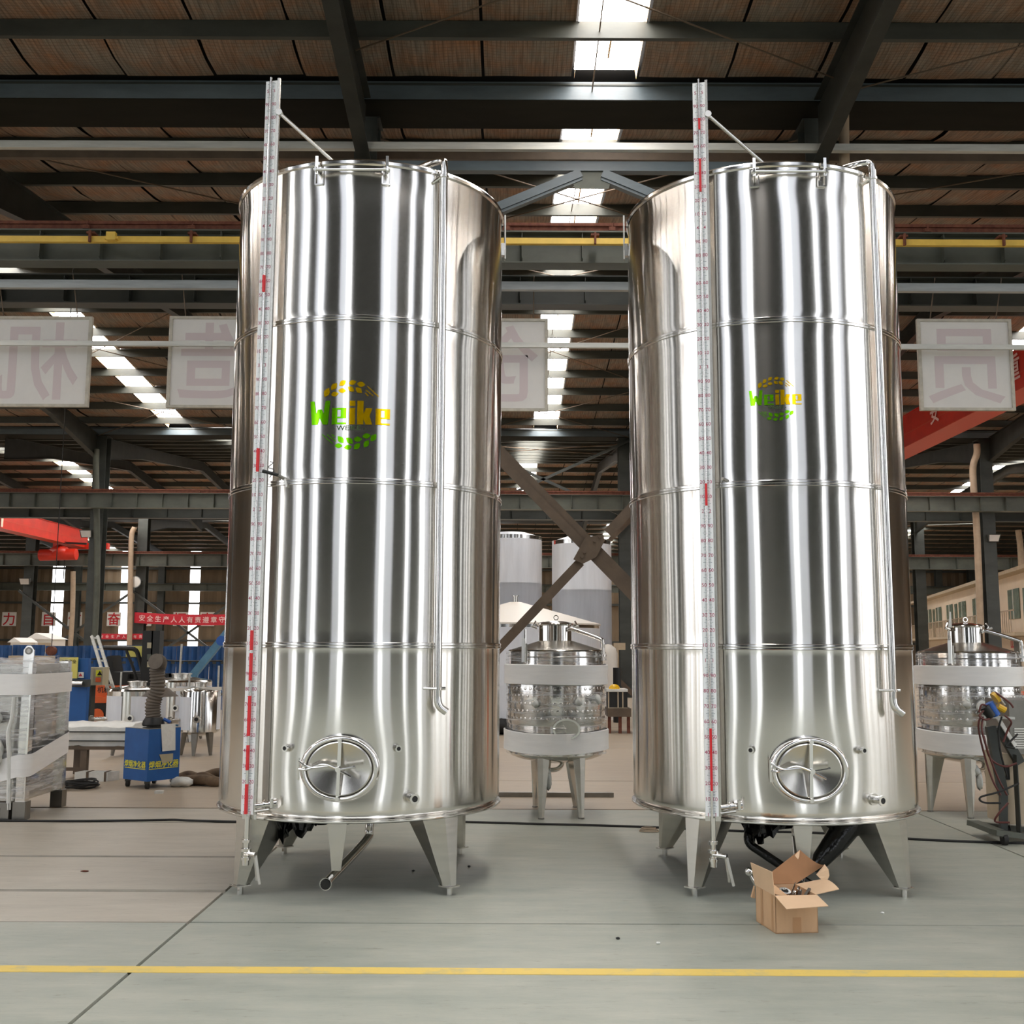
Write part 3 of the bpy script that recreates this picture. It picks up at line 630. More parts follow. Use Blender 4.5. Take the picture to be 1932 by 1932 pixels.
    q = MB(); q.tube([c + Vector((0, -.07, 0)), c + Vector((0, -.115, 0))], .017, 'steel_polished', 12); q.tube([c + Vector((0, -.105, 0)), c + Vector((.10, -.115, .018))], .007, 'steel_polished', 8); q.tube([c + Vector((0, -.105, 0)), c + Vector((.085, -.115, -.045))], .007, 'steel_polished', 8); q.tube([c + Vector((.10, -.115, .018)), c + Vector((.112, -.116, .02))], .011, 'steel_polished', 8); q.build('clamp_knob', t)
    # level gauge
    ga = -33.0; gr = TR + .105; gx = on(ga, gr, 0); gn, gt = nrm(-12), tng(-12)
    def G(u, v, z): return gx + gt * u + gn * v + Vector((0, 0, z))
    q = MB(); q.tube([G(-.005, .006, .545), G(-.005, .006, 5.66)], .008, 'steel_polished', 12, caps=True); gt_ = q.build('gauge_tube', t)
    q = MB(); z0, z1 = .555, 5.64
    q.poly([G(-.047, -.006, z0), G(-.010, -.006, z0), G(-.010, -.006, z1), G(-.047, -.006, z1)], 'scale_white', gn * .004 * -1); q.build('scale_plate', t)
    q = MB(); q.poly([G(.000, -.006, z0), G(.038, -.006, z0), G(.038, -.006, z1), G(.000, -.006, z1)], 'scale_white', gn * -.004); q.build('scale_plate', t)
    q = MB(); q.poly([G(.038, -.01, z0), G(.056, -.01, z0), G(.056, -.01, z1 + .02), G(.038, -.01, z1 + .02)], 'steel_brushed', gn * -.02); q.poly([G(-.05, -.034, 0.52), G(.05, -.034, .52), G(.05, -.034, z1), G(-.05, -.034, z1)], 'steel_polished', gn * -.003); q.build('gauge_channel', t)
    q = MB(); k = 0; z = z0 + .01
    while z < z1 - .01:
        L_ = .014 if k % 5 else .022; L_ = .0 if k % 10 == 0 else L_
        if L_:
            q.poly([G(-.010 - L_, -.0055, z), G(-.010, -.0055, z), G(-.010, -.0055, z + .0022), G(-.010 - L_, -.0055, z + .0022)], 'scale_tick', gn * .0005); q.poly([G(.004, -.0055, z), G(.004 + L_, -.0055, z), G(.004 + L_, -.0055, z + .0022), G(.004, -.0055, z + .0022)], 'scale_tick', gn * .0005)
        k += 1; z += .01
    tk = q.build('scale_ticks', t, kind='stuff')
    q = MB(); k = 0; z = z0 + .01
    while z < z1 - .02:
        s_ = str((k * 10) % 100 or (k // 10 or 1)); 
        q.text(s_, .034, G(-.029, -.0050, z - .012), gt, (0, 0, 1), 'scale_ink', depth=.0004); q.text(s_, .034, G(.019, -.0050, z - .012), gt, (0, 0, 1), 'scale_ink', depth=.0004)
        k += 1; z += .1
    q.build('scale_numbers', t, kind='stuff')
    return t, G, gn, gt, z0, z1
tankL, G, gn, gt, gz0, gz1 = build_tank()
t = tankL
# valve at the gauge foot
q = MB(); q.tube([G(0, -.004, .545), G(0, -.004, .30)], .017, 'steel_polished', 14)
for z in (.385, .33, .275): q.tube([G(0, -.004, z + .012), G(0, -.004, z - .006)], .030 if z != .33 else .036, 'steel_polished', 14)
q.tube([G(0, -.004, .30), G(0, -.004, .235)], .022, 'steel_polished', 14)
q.tube([G(0, 0, .315), G(.085, .03, .31)], .017, 'steel_polished', 12); q.build('gauge_valve', t)
q = MB(); q.bar(G(.085, .03, .305), G(.125, .045, .13), .018, .004, 'steel_brushed', up=tuple(gn)); q.bar(G(.078, .03, .30), G(.098, .03, .15), .016, .004, 'steel_brushed', up=tuple(gn)); q.build('valve_lever', t)
q = MB(); a = G(.05, -.01, .61); b = on(-24.5, TR, .625); q.tube([a, a * .35 + b * .65], .020, 'steel_polished', 12); q.tube([a * .35 + b * .65, b], .031, 'steel_polished', 14); q.tube([a * .6 + b * .4, a * .55 + b * .45], .034, 'steel_polished', 12); q.tube([a + Vector((0, 0, -.035)), a * .3 + b * .7 + Vector((0, -.03, -.03))], .009, 'steel_brushed', 8)
q.tube([b + nrm(-24) * .06 + Vector((0, 0, .04)), b + nrm(-24) * .06 + Vector((0, 0, -.02))], .012, 'steel_polished', 8); q.build('gauge_branch', t)
# stay from the gauge top to the rim
q = MB(); e = on(-9, TR - .08, ZT + .02); st = G(.055, -.02, 5.40); q.tube([st, e], .013, 'steel_brushed', 10); q.tube([st + Vector((0, -.02, .0)), st + Vector((0, .02, 0))], .024, 'steel_brushed', 10); q.build('gauge_stay', t)
# hooks and bar at the rim
hb = MB(); h0, h1 = on(-14, TR + .055, 4.93), on(12.5, TR + .055, 4.93); hb.tube([h0 + Vector((-.02, 0, 0)), h1 + Vector((.02, 0, 0))], .010, 'steel_polished', 10); hb.build('hook_bar', t)
for az in (-14, 12.5):
    q = MB(); c0 = on(az, TR + .004, 4.845); tt, nn = tng(az), nrm(az)
    for a_, b_ in (((-.028, 0), (.028, 0)), ((.028, 0), (.028, .10)), ((.028, .10), (-.028, .10)), ((-.028, .10), (-.028, 0))):
        q.bar(c0 + tt * a_[0] + Vector((0, 0, a_[1])), c0 + tt * b_[0] + Vector((0, 0, b_[1])), .009, .012, 'steel_polished', up=tuple(nn))
    q.bar(on(az, TR, 4.93), on(az, TR + .075, 4.93), .012, .03, 'steel_polished'); q.bar(on(az, TR + .05, 4.90), on(az, TR + .05, 5.03), .006, .02, 'steel_polished', up=(1, 0, 0)); q.build('hook_bracket', t)
# cleaning pipe down the right front
pa = 35.0; pr_ = TR + .055
q = MB(); q.tube(bez([on(24, TR - .42, ZT + .07), on(31, TR - .10, ZT + .075), on(34.6, TR + .03, ZT + .075), on(pa, pr_, ZT + .03), on(pa, pr_, ZT - .06)], 8) + [on(pa, pr_, 1.42)] + bez([on(pa, pr_, 1.38), on(pa, pr_, 1.30), on(pa + .6, pr_ + .012, 1.25), on(pa + 2.6, pr_ + .035, 1.215)], 6), .026, 'steel_polished', 18, caps=False)
q.disc(on(pa + 2.55, pr_ + .034, 1.2155), (on(pa + 2.6, pr_ + .035, 1.215) - on(pa + .6, pr_ + .012, 1.25)), .024, 'black', 16); cp = q.build('cleaning_pipe', t)
q = MB(); q.tube([on(pa, pr_, ZT - .045), on(pa, pr_, ZT - .06)], .034, 'steel_polished', 16); q.tube([on(pa, pr_, 1.375), on(pa, pr_, 1.36)], .032, 'steel_polished', 16); q.tube([on(pa - 4.2, TR, 1.37), on(pa - 1, pr_ + .02, 1.37)], .008, 'steel_polished', 8); q.tube([on(pa + 1, pr_, 1.37), on(pa + 2.6, pr_ + .02, 1.37)], .011, 'steel_polished', 8); q.build('pipe_clamp', t)
q = MB(); q.tube([on(pa, TR, ZT - .06), on(pa, pr_ - .01, ZT - .055)], .012, 'steel_polished', 8); q.tube([on(pa - 3.2, TR, ZT - .09), on(pa - .5, pr_, ZT - .045)], .012, 'steel_polished', 8); q.build('pipe_bracket', t)
# threaded ports
for az, z, r, ln_ in ((-20.3, .985, .020, .045), (20.6, .985, .020, .045), (26, .665, .030, .085)):
    q = MB(); a, b = on(az, TR - .005, z), on(az, TR + ln_, z); q.tube([a, b], r * .8, 'steel_polished', 16, caps=False); q.ring(b - nrm(az) * .012, nrm(az), r * 1.12, r * .66, .014, 'steel_polished', 20); q.ring(a, nrm(az), r * 1.3, r * .8, .014, 'steel_brushed', 20); q.disc(b - nrm(az) * .003, nrm(az), r * .68, 'black', 16); q.build('port', t)
q = MB(); c = on(-88, TR + .035, 4.99)
# lifting lug on each side of the rim
for az in (-97, 97):
    q = MB(); q.bar(on(az, TR + .03, 4.72), on(az, TR + .03, 5.09), .012, .055, 'white_paint', up=tuple(tng(az)), w2=.012, h2=.03); q.bar(on(az, TR, 4.80), on(az, TR + .03, 4.80), .05, .1, 'steel_brushed'); q.build('lifting_lug', t)

# printed emblem, wrapped on the shell
LEAF = [(math.sin(math.pi * i / 8) * .31, -.5 + i / 8) for i in range(9)] + [(-math.sin(math.pi * i / 8) * .31, -.5 + i / 8) for i in range(7, 0, -1)]
def emblem(parent, az0, zc, sc, c):
    q = MB()
    def put(polys, m):
        for P in polys:
            # subdivide horizontally so the print follows the curve
            def clip(Q, xc, sg):
                o = []
                for i in range(len(Q)):
                    p, r = Q[i], Q[(i + 1) % len(Q)]; a_, b_ = sg * (p[0] - xc), sg * (r[0] - xc)
                    if a_ >= 0: o.append(p)
                    if (a_ > 0 > b_) or (a_ < 0 < b_): u = a_ / (a_ - b_); o.append((p[0] + (r[0] - p[0]) * u, p[1] + (r[1] - p[1]) * u))
                return o
            st = .10; k0 = math.floor(min(p[0] for p in P) / st); k1 = math.ceil(max(p[0] for p in P) / st)
            for k in range(k0, k1):
                vs = clip(clip(P, k * st, 1), (k + 1) * st, -1)
                if len(vs) < 3: continue
                q.add([on(az0 + math.degrees(x * sc / TR), TR + .0035, zc + y * sc, c) for x, y in vs], [tuple(range(len(vs)))], m)
    def R_(x0, x1, y0, y1): return [(x0, y0), (x1, y0), (x1, y1), (x0, y1)]
    # units: letter block spans x -3.75..3.75 ; y -1.1..1.1 (from the photo's pixels, 208 px = 1 unit)
    U = lambda px, py: ((px - 965) / 208.0, (780 - py) / 208.0)
    g = 'ink_green'; yv = 'ink_yellow'
    put([[U(208, 552), U(290, 552), U(330, 800), U(345, 1000), U(250, 1000)], [U(330, 800), U(362, 712), U(440, 712), U(365, 1000), U(345, 1000)], [U(362, 712), U(440, 712), U(478, 800), U(465, 1000), U(400, 870)], [U(478, 800), U(510, 552), U(600, 552), U(562, 1000), U(465, 1000)]], g)
    for x, m_ in ((638, g), (1450, yv)):
        w = 270; put([[U(x, 690), U(x + 100, 690), U(x + 100, 1000), U(x, 1000)], [U(x + 100, 690), U(x + w, 690), U(x + w, 725), U(x + 100, 725)], [U(x + 165, 725), U(x + w, 725), U(x + w, 885), U(x + 165, 885)], [U(x + 100, 855), U(x + 165, 855), U(x + 165, 885), U(x + 100, 885)], [U(x + 100, 965), U(x + w, 965), U(x + w, 1000), U(x + 100, 1000)]], m_)
    put([[U(965, 552), U(1070, 552), U(1070, 652), U(965, 652)], [U(965, 690), U(1070, 690), U(1070, 1000), U(965, 1000)], [U(1110, 552), U(1225, 552), U(1225, 1000), U(1110, 1000)], [U(1225, 800), U(1270, 690), U(1385, 690), U(1340, 840), U(1225, 870)], [U(1225, 870), U(1340, 840), U(1390, 1000), U(1270, 1000), U(1225, 900)]], yv)
    def leaf(px, py, L, ang, m_):
        a = math.radians(ang); cx_, cy_ = U(px, py); s = L / 208.0
        put([[(cx_ + (x * math.cos(a) - y * math.sin(a)) * s, cy_ + (x * math.sin(a) + y * math.cos(a)) * s) for x, y in LEAF]], m_)
    for a in ((530, 390, 190, -25), (665, 280, 170, -40), (825, 215, 160, -50), (1010, 205, 150, -75), (1170, 235, 160, -98), (680, 425, 150, -82), (820, 360, 150, -92), (985, 330, 150, -125), (1130, 350, 160, -128)): leaf(*a, yv)
    for a in ((815, 1290, 170, 42), (980, 1310, 170, 52), (1130, 1280, 160, -90), (1290, 1215, 160, -80), (1420, 1245, 170, -35), (775, 1405, 150, -90), (950, 1435, 150, -82), (1120, 1415, 160, -45), (1290, 1365, 160, -30)): leaf(*a, g)
    for (xa, ya, xb, yb_), m_ in (((1290, 270, 1500, 460), yv), ((1260, 340, 1400, 450), yv), ((1250, 400, 1310, 455), yv), ((460, 1185, 670, 1370), g), ((560, 1195, 720, 1320), g), ((640, 1190, 710, 1240), g)):
        d = Vector((xb - xa, yb_ - ya)).normalized(); n_ = Vector((-d.y, d.x)) * 9
        put([[U(xa + n_.x, ya + n_.y), U(xb + n_.x, yb_ + n_.y), U(xb - n_.x, yb_ - n_.y), U(xa - n_.x, ya - n_.y)]], m_)
    vs, fs, w = glyphs('- WEIKE -', 0)
    k = 620 / 208 / w; W3 = []
    for x, y, z in vs:
        X = (x - w / 2) * k - .05; Yv = y * k * .85 + U(0, 1112)[1]; W3.append(on(az0 + math.degrees(X * sc / TR), TR + .0035, zc + Yv * sc, c))
    q.add(W3, fs, 'ink_dark'); return q.build('emblem', parent)
# second tank: copy, move, then give each its own print, wraps and gauge readings
tankR = copy_tree(tankL); tankR.location = (TRT[0], TRT[1], 0); ORG[tankR.name] = (TRT[0], TRT[1], 0)
tankR['label'] = 'tall polished stainless steel storage tank on four legs, right one, behind the cardboard box'
emblem(tankL, .3, 3.215, .0755, TL); emblem(tankR, -8.3, 3.335, .048, TRT)
def reds(parent, c, segs):
    base = Vector((c[0] - TL[0], c[1] - TL[1], 0))
    for za, zb in segs:
        q = MB(); q.poly([G(-.0115, .0, za) + base, G(.0035, .0, za) + base, G(.0035, .0, zb) + base, G(-.0115, .0, zb) + base], 'scale_red', gn * .021); q.build('red_fill_line', parent)
reds(tankL, TL, [(.56, .75), (.84, 1.0), (1.06, 1.32), (1.42, 1.6), (1.62, 1.75), (2.82, 2.98), (4.08, 4.2)])
reds(tankR, TRT, [(.72, 1.12), (2.6, 2.75), (4.82, 5.06), (5.28, 5.36)])
# small sampling valve and wire on the left tank, stubs
q = MB(); v0 = on(-25.5, TR, 2.775); q.tube([v0, v0 + Vector((-.04, -.05, .02))], .013, 'steel_dim', 8); q.tube([v0 + Vector((-.04, -.05, .02)), v0 + Vector((-.14, -.06, .045))], .012, 'black', 8)
q.tube(bez([v0 + Vector((-.09, -.06, -.0)), v0 + Vector((-.06, -.06, .05)), v0 + Vector((-.10, -.06, .07)), v0 + Vector((-.07, -.06, .10)), v0 + Vector((-.09, -.06, .11))], 5), .003, 'black', 5)
q.tube([v0 + Vector((.0, -.01, 0)), v0 + Vector((.02, -.02, -.06))], .009, 'steel_brushed', 6); q.build('sampling_valve', tankL)
q = MB(); v0 = on(-27, TR, 2.775, TRT); q.tube([v0, v0 + nrm(-30) * .05 + Vector((-.02, 0, .01))], .012, 'steel_dim', 8); q.build('sampling_stub', tankR)
# torn black wrapping under the tanks
def wrap(parent, c, spans, seed, name='torn_wrapping'):
    rnd = random.Random(seed); q = MB()
    for (xa, xb, zt, zb, y) in spans:
        n = 14; vs = []; fs = []
        for i in range(n + 1):
            u = i / n; x = c[0] + xa + (xb - xa) * u; dz = (zt - zb) * (math.sin(math.pi * min(1, u * 1.05)) ** .6) * rnd.uniform(.6, 1.1)
            for j in range(4): vs.append((x + rnd.uniform(-.01, .01), c[1] + y + .03 * math.sin(i * 1.7 + j), zt - dz * j / 3))
        for i in range(n):
            for j in range(3): k = i * 4 + j; fs.append((k, k + 4, k + 5, k + 1))
        q.add(vs, fs, 'black_gloss', True)
    return q.build(name, parent)
wrap(tankL, TL, [(-.50, -.16, .50, .36, -.62), (-.36, .2, .49, .44, -.64), (-.52, -.38, .50, .30, -.60)], 3)
wrap(tankR, TRT, [(-.38, .05, .49, .36, -.58), (.05, .62, .50, .42, -.62), (-.35, -.12, .46, .30, -.56)], 5)
q = MB(); o = Vector((TRT[0], TRT[1], 0)); q.tube([o + Vector((.42, -.55, .49)), o + Vector((.30, -.6, .36)), o + Vector((.17, -.62, .22)), o + Vector((.12, -.64, .16))], .07, 'black_gloss', 12, rr=[.10, .085, .06, .03]); q.build('hanging_wrapped_pipe', tankR)
q = MB(); q.tube(bez([o + Vector((-.28, -.5, .42)), o + Vector((-.29, -.52, .32)), o + Vector((-.2, -.56, .25)), o + Vector((.1, -.66, .06))], 6), .03, 'black_gloss', 12); q.build('hanging_pipe', tankR)
#@@BG
# ------------------------------------------------------------------ hanging sign boards (backs, with the faded print showing through reversed)
def board(xl, xr, yt, yb_, ch, label, cut=0):
    Y = 13.42; a = PY(xl, yt, Y); b = PY(xr, yb_, Y); w = b.x - a.x; h = a.z - b.z; cx = (a.x + b.x) / 2; cz = (a.z + b.z) / 2
    t = thing('sign_board', label, 'sign', (cx, Y, b.z), 'hanging sign boards')
    q = MB(); q.box(cx - w / 2 + .02, cx + w / 2 - .02, Y, Y + .03, cz - h / 2 + .02, cz + h / 2 - .02, 'board_face'); q.build('face', t)
    for i, (x0, x1, z0, z1) in enumerate(((-w / 2, w / 2, h / 2 - .035, h / 2), (-w / 2, w / 2, -h / 2, -h / 2 + .035), (-w / 2, -w / 2 + .04, -h / 2 + .035, h / 2 - .035), (w / 2 - .04, w / 2, -h / 2 + .035, h / 2 - .035))):
        q = MB(); q.box(cx + x0, cx + x1, Y - .018, Y + .035, cz + z0, cz + z1, 'board_frame'); q.build('frame_bar', t)
    q = MB(); q.text(ch, 1.08, (cx, Y - .001, cz - .40), (-1, 0, 0), (0, 0, 1), 'board_print', depth=.001); q.build('faded_character', t)
    for sx in (-1, 1):
        q = MB(); q.tube([(cx + sx * w * .35, Y + .02, cz + h / 2), (cx + sx * w * .35, Y - .2, 6.35)], .008, 'brown_steel', 6); q.build('hanger_rod', t)
board(-24, 166, 597, 768, '机', 'white board hanging at the far left, reversed faded character, cut by the picture edge')
board(321, 505, 597, 770, '造', 'white hanging board just left of the left big tank, reversed faded character')
board(852, 1034, 601, 776, '创', 'white hanging board between the two big tanks, partly behind the left one')
board(1729, 1916, 602, 775, '员', 'white hanging board right of the right big tank, reversed faded character')

# ------------------------------------------------------------------ red overhead cranes
def crane(X, Y0, Y1, zt, zb, label, w=.5):
    t = thing('overhead_crane', label, 'crane', (X, (Y0 + Y1) / 2, zb))
    q = MB(); q.box(X - w / 2, X + w / 2, Y0, Y1, zb, zt, 'red_crane'); q.build('bridge_beam', t)
    q = MB(); q.box(X - w * .7, X + w * .7, Y0, Y1, zb - .02, zb, 'red_crane_edge'); q.build('bottom_flange', t)
    q = MB(); q.box(X - w * .6, X + w * .6, Y0, Y1, zt, zt + .02, 'red_crane'); q.build('top_flange', t)
    for sg in (-1, 1):
        q = MB(); q.box(X + sg * (w / 2 + .004) - .004, X + sg * (w / 2 + .004) + .004, Y0, Y1, zb + (zt - zb) * .42, zb + (zt - zb) * .45, 'red_crane_edge'); q.build('seam', t)
    for Y in (Y0 + .2, Y1 - .2):
        q = MB(); q.box(X - 1.5, X + 1.5, Y - .18, Y + .18, zb - .08, zb + .25, 'red_crane'); e = q.build('end_truck', t)
        for sx in (-1, 1):
            q = MB(); q.tube([(X + sx * 1.2, Y - .06, 6.925), (X + sx * 1.2, Y + .06, 6.925)], .13, 'black', 16); q.build('wheel', e)
    return t
cr = crane(10.95, 14.6, 34.9, 7.92, 7.05, 'red overhead crane beam behind the right hanging board', .5)
q = MB()
for i, (Yc, ch) in enumerate(((29.6, '工'), (26.6, '安'), (22.3, '重'))): q.text(ch, .62, (10.68, Yc, 7.35), (0, -1, 0), (0, 0, 1), 'pink_white', depth=.004)
q.build('white_lettering', cr, kind='stuff')
cl = crane(-23.7, 37.6, 59.0, 7.85, 6.95, 'red overhead crane at far left with a hoist under it', .5)
p = PY(112, 1042, 56); q = MB(); blob(q, p, (.55, .4, .35), 'red_crane', 2, 8, .15); q.tube([p + Vector((-1.0, 0, -.15)), p + Vector((.9, 0, -.1))], .3, 'red_crane', 14); h = q.build('hoist', cl)
q = MB(); q.bar(p + Vector((.2, 0, .5)), p + Vector((1.4, 0, .45)), .1, .1, 'black'); q.build('hoist_frame', cl); q = MB(); q.tube([p + Vector((.3, 0, -.3)), p + Vector((.3, 0, -1.4))], .03, 'black', 6); q.build('hoist_rope', cl)
q = MB(); p = PY(48, 985, 50); q.box(-23.4, -23.38, 48.4, 48.6, 7.0, 7.8, 'black'); q.box(-23.4, -23.38, 48.75, 48.95, 7.0, 7.8, 'cream'); q.build('painted_mark', cl)

# ------------------------------------------------------------------ floodlights and ducts
def flood(px, py, Y, s, label, rnd=False):
    p = PY(px, py, Y); t = thing('floodlight', label, 'light', tuple(p))
    q = MB()
    if rnd: q.tube([p + Vector((0, .12, 0)), p + Vector((0, -.1, 0))], s / 2, 'galvanised', 20, rr=[s * .3, s / 2])
    else: q.add([p + Vector(v) * s for v in ((-.5, -.1, .30), (.5, -.1, .30), (.42, .12, -.3), (-.42, .12, -.3), (-.45, .25, .3), (.45, .25, .3), (.38, .3, -.2), (-.38, .3, -.2))], [(0, 3, 2, 1), (4, 5, 6, 7), (0, 1, 5, 4), (1, 2, 6, 5), (2, 3, 7, 6), (3, 0, 4, 7)], 'paint_dark')
    q.build('housing', t); q = MB()
    if rnd: q.disc(p + Vector((0, -.11, 0)), (0, -1, 0), s * .44, 'white_paint', 20, dome=.05)
    else: q.add([p + Vector(v) * s for v in ((-.42, -.115, .24), (.42, -.115, .24), (.36, .10, -.25), (-.36, .10, -.25))], [(0, 3, 2, 1)], 'board_face')
    q.build('lens', t); q = MB(); q.bar(p + Vector((s * .2, .18 * s, 0)), Vector((p.x + s * .35, 35.79 if Y < 40 else 59.35, p.z + .05)), .06, .06, 'paint_dark'); q.build('bracket', t); return t
flood(162, 1007, 35.6, .42, 'square floodlight on the tall second-row column at left')
flood(46, 1097, 58.95, .62, 'small pale floodlight under the third girder line at far left')
flood(256, 1098, 58.95, .65, 'round floodlight on a third-row column at left', True)
flood(1876, 1015, 35.6, .42, 'square floodlight on the second-row column at far right')
def duct(pts, r, label, m='duct_beige'):
    q = MB(); q.tube(bez(pts, 6), r, m, 14); return one(q, 'drain_pipe', label, 'pipe', tuple(pts[-1]))
duct([PY(1843, 838, 35.4), PY(1843, 856, 35.4), PY(1836, 880, 35.4), PY(1837, 920, 35.4), PY(1843, 1000, 35.4), PY(1851, 1200, 35.4), Vector((PY(1851, 1200, 35.4).x, 35.4, .0))], .11, 'tall beige drain pipe beside the right second-row column')
duct([PY(1592, 203, 13.35), PY(1593, 300, 13.35), PY(1597, 420, 13.35), PY(1604, 700, 13.35), Vector((PY(1604, 700, 13.35).x, 13.35, 0))], .068, 'beige drain pipe rising behind the right big tank under the gutter')
duct([PY(254, 995, 58.55), PY(248, 1015, 58.55), PY(246, 1100, 58.55), PY(244, 1215, 58.55), Vector((PY(244, 1215, 58.55).x, 58.55, 0))], .14, 'thin beige drain pipe beside the round floodlight')
duct([PY(138, 1078, 58.55), PY(137, 1150, 58.55), PY(133, 1215, 58.55), Vector((PY(133, 1215, 58.55).x, 58.55, 0))], .13, 'thin beige pipe left of the tall second-row column')
duct([PY(1921, 1000, 58.55), PY(1925, 1030, 58.55), PY(1927, 1080, 58.55), PY(1929, 1200, 58.55), Vector((PY(1929, 1200, 58.55).x, 58.55, 0))], .16, 'beige pipe at the very right edge above the cream office')
duct([PY(182, 848, 35.5), PY(181, 900, 35.5), PY(183, 1100, 35.5), Vector((PY(183, 1100, 35.5).x, 35.5, 0))], .10, 'grey pipe running up the tall second-row column at left', 'paint_grey')
q = MB(); q.tube(bez([PY(632, 0, 12.3), PY(640, 60, 12.3), PY(652, 150, 12.4), PY(668, 262, 13.0)], 8), .016, 'duct_beige', 8); one(q, 'hanging_cable', 'pale cable hanging in front of the dark rafter above the left big tank', 'cable', tuple(PY(668, 262, 13.0)))
# corrugated wall piece between first beams and the third row (clerestory)
# ------------------------------------------------------------------ back wall lettering, banners
for px, ch, nm in ((17, '力', 'far left, on the back wall'), (92, '自', 'second from left on the back wall'), (141, '信', 'just left of the tall second-row column'), (215, '奋', 'right of the tall second-row column'), (273, '斗', 'half hidden by a dark column'), (340, '探', 'behind the red banner, left of the pale strip'), (391, '索', 'behind the red banner, right of the pale strip')):
    c = PY(px, 1168, 83.9); t = thing('character_sign', 'white square sign with a red character, ' + nm, 'sign', tuple(c), 'white character signs on the back wall')
    q = MB(); q.box(c.x - .54, c.x + .54, 83.88, 83.965, c.z - .54, c.z + .54, 'white_paint'); q.build('panel', t)
    q = MB(); q.text(ch, 1.02, (c.x, 83.86, c.z - .38), (1, 0, 0), (0, 0, 1), 'red_paint', depth=.01); q.build('red_character', t)
def banner(x0, x1, yt, yb_, Y, string, sag, label, slope=0):
    a = PY(x0, yt, Y); b = PY(x1, yb_, Y); h = a.z - b.z; t = thing('banner', label, 'banner', (a.x, Y, b.z)); n = 16; vs = []; fs = []
    for i in range(n + 1):
        u = i / n; x = a.x + (b.x - a.x) * u; dz = -sag * 4 * u * (1 - u) + slope * u
        for j in range(2):
            for k in range(2): vs.append((x, Y + k * .02 + .03 * math.sin(9 * u), b.z + h * j + dz))
    for i in range(n):
        k = i * 4
        for p_, q_ in ((0, 2), (3, 1), (1, 0), (2, 3)): fs.append((k + p_, k + 4 + p_, k + 4 + q_, k + q_))
    q = MB(); q.add(vs, fs, 'banner_red'); q.build('cloth', t)
    q = MB(); w = b.x - a.x; N_ = len(string)
    for i, ch in enumerate(string):
        u = (i + 1) / (N_ + 1); q.text(ch, h * .62, (a.x + w * u, Y - .05, b.z + h * .27 - sag * 4 * u * (1 - u) + slope * u), (1, 0, 0), (0, 0, 1), 'pink_white', depth=.01)
    q.build('lettering', t, kind='stuff')
    for xx_ in (a.x, b.x):
        for dz in (.05, h - .05): q = MB(); q.tube([(xx_, Y, b.z + dz), (xx_ + (.15 if xx_ == b.x else -.0), 59.36, b.z + dz + .1)], .02, 'black', 5); q.build('tie_rope', t)
    return t
banner(254, 494, 1155, 1176, 59.05, '安全生产人人有责遵章守纪保平安', .12, 'red banner with pale characters stretched left of the left big tank')
banner(182, 276, 1195, 1206, 59.05, '安全生产人人有责', .02, 'lower small red banner seen behind the ladder')

# ------------------------------------------------------------------ blue corrugated fence
fy = 28.0
t = thing('fence', 'long blue corrugated sheet fence across the left background', 'fence', (-9, fy, 0))
x = -14.6; k = 0
while x < -6.4:
    w = .84; q = MB(); n = 12; vs = []; fs = []
    for i in range(n + 1):
        xx = x + w * i / n; yy = fy + (.05 if (i % 3) else -.05); vs += [(xx, yy, 0.0), (xx, yy, 1.62 + .01 * (k % 3))]
    for i in range(n): fs.append((2 * i, 2 * i + 2, 2 * i + 3, 2 * i + 1))
    q.add(vs, fs, 'blue_fence'); q.build('fence_sheet', t); x += w + .01; k += 1
for z in (.4, 1.2):
    q = MB(); q.box(-14.6, -6.3, fy + .03, fy + .08, z - .03, z + .03, 'paint_dark'); q.build('fence_rail', t)
q = MB(); q.tube(bez([PY(120, 1247, 27.93), PY(250, 1240, 27.93), PY(330, 1247, 27.93), PY(420, 1247, 27.93)], 6), .02, 'black', 6); one(q, 'fence_cable', 'dark cable draped along the blue fence', 'cable', (-9, 27.8, 1.1))

# ------------------------------------------------------------------ white silos and wide cone-roofed tank behind
def silo(px, Y, ztop, r, bands, label, zbot=.0):
    c = PY(px, 1220, Y); cc = (c.x, Y); t = thing('film_covered_silo', label, 'tank', (c.x, Y, 0), 'film covered silos')
    zs = [.35] + bands + [ztop]
    for i in range(len(zs) - 1):
        q = MB(); q.lathe([(r, zs[i] + (.05 if i else 0)), (r, zs[i + 1] - .05)], 'film_white', 48, cc); q.build('film_course', t)
    for z in zs[1:]:
        q = MB(); q.lathe([(r - .004, z - .05), (r - .004, z + .05)], 'steel_polished', 48, cc); q.build('bare_band', t)
    q = MB(); q.lathe([(r, ztop + .04), (r * .5, ztop + .16), (0, ztop + .2)], 'film_white', 48, cc); q.build('roof', t)
    for a in (45, 135, 225, 315):
        x, y = c.x + r * .8 * math.cos(math.radians(a)), Y + r * .8 * math.sin(math.radians(a)); q = MB(); q.bar((x, y, 0), (x, y, .36), .12, .12, 'steel_dim', up=(0, 1, 0)); q.build('leg', t)
silo(963, 28.5, 4.5, .83, [3.25, 1.9], 'tall pale film-covered silo beside the left big tank, left of the two behind')
c = PY(1147, 1220, 25)
silo(1098, 26.0, 4.15, .72, [2.95, 2.05, 1.15], 'tall pale film-covered silo in the middle of the gap, right of the two behind')
c = PY(972, 1220, 22.5); cc = (c.x, 22.5); t = thing('cone_roof_tank', 'wide white tank with shallow cone roof behind the wrapped small tank', 'tank', (c.x, 22.5, 0))
r = 1.76; ze = PZ(0, 0) and PY(1130, 1180, 22.5).z; za = PY(972, 1136, 22.5).z
q = MB(); q.lathe([(r, .12), (r, ze - .07)], 'film_white', 72, cc); q.build('body', t)
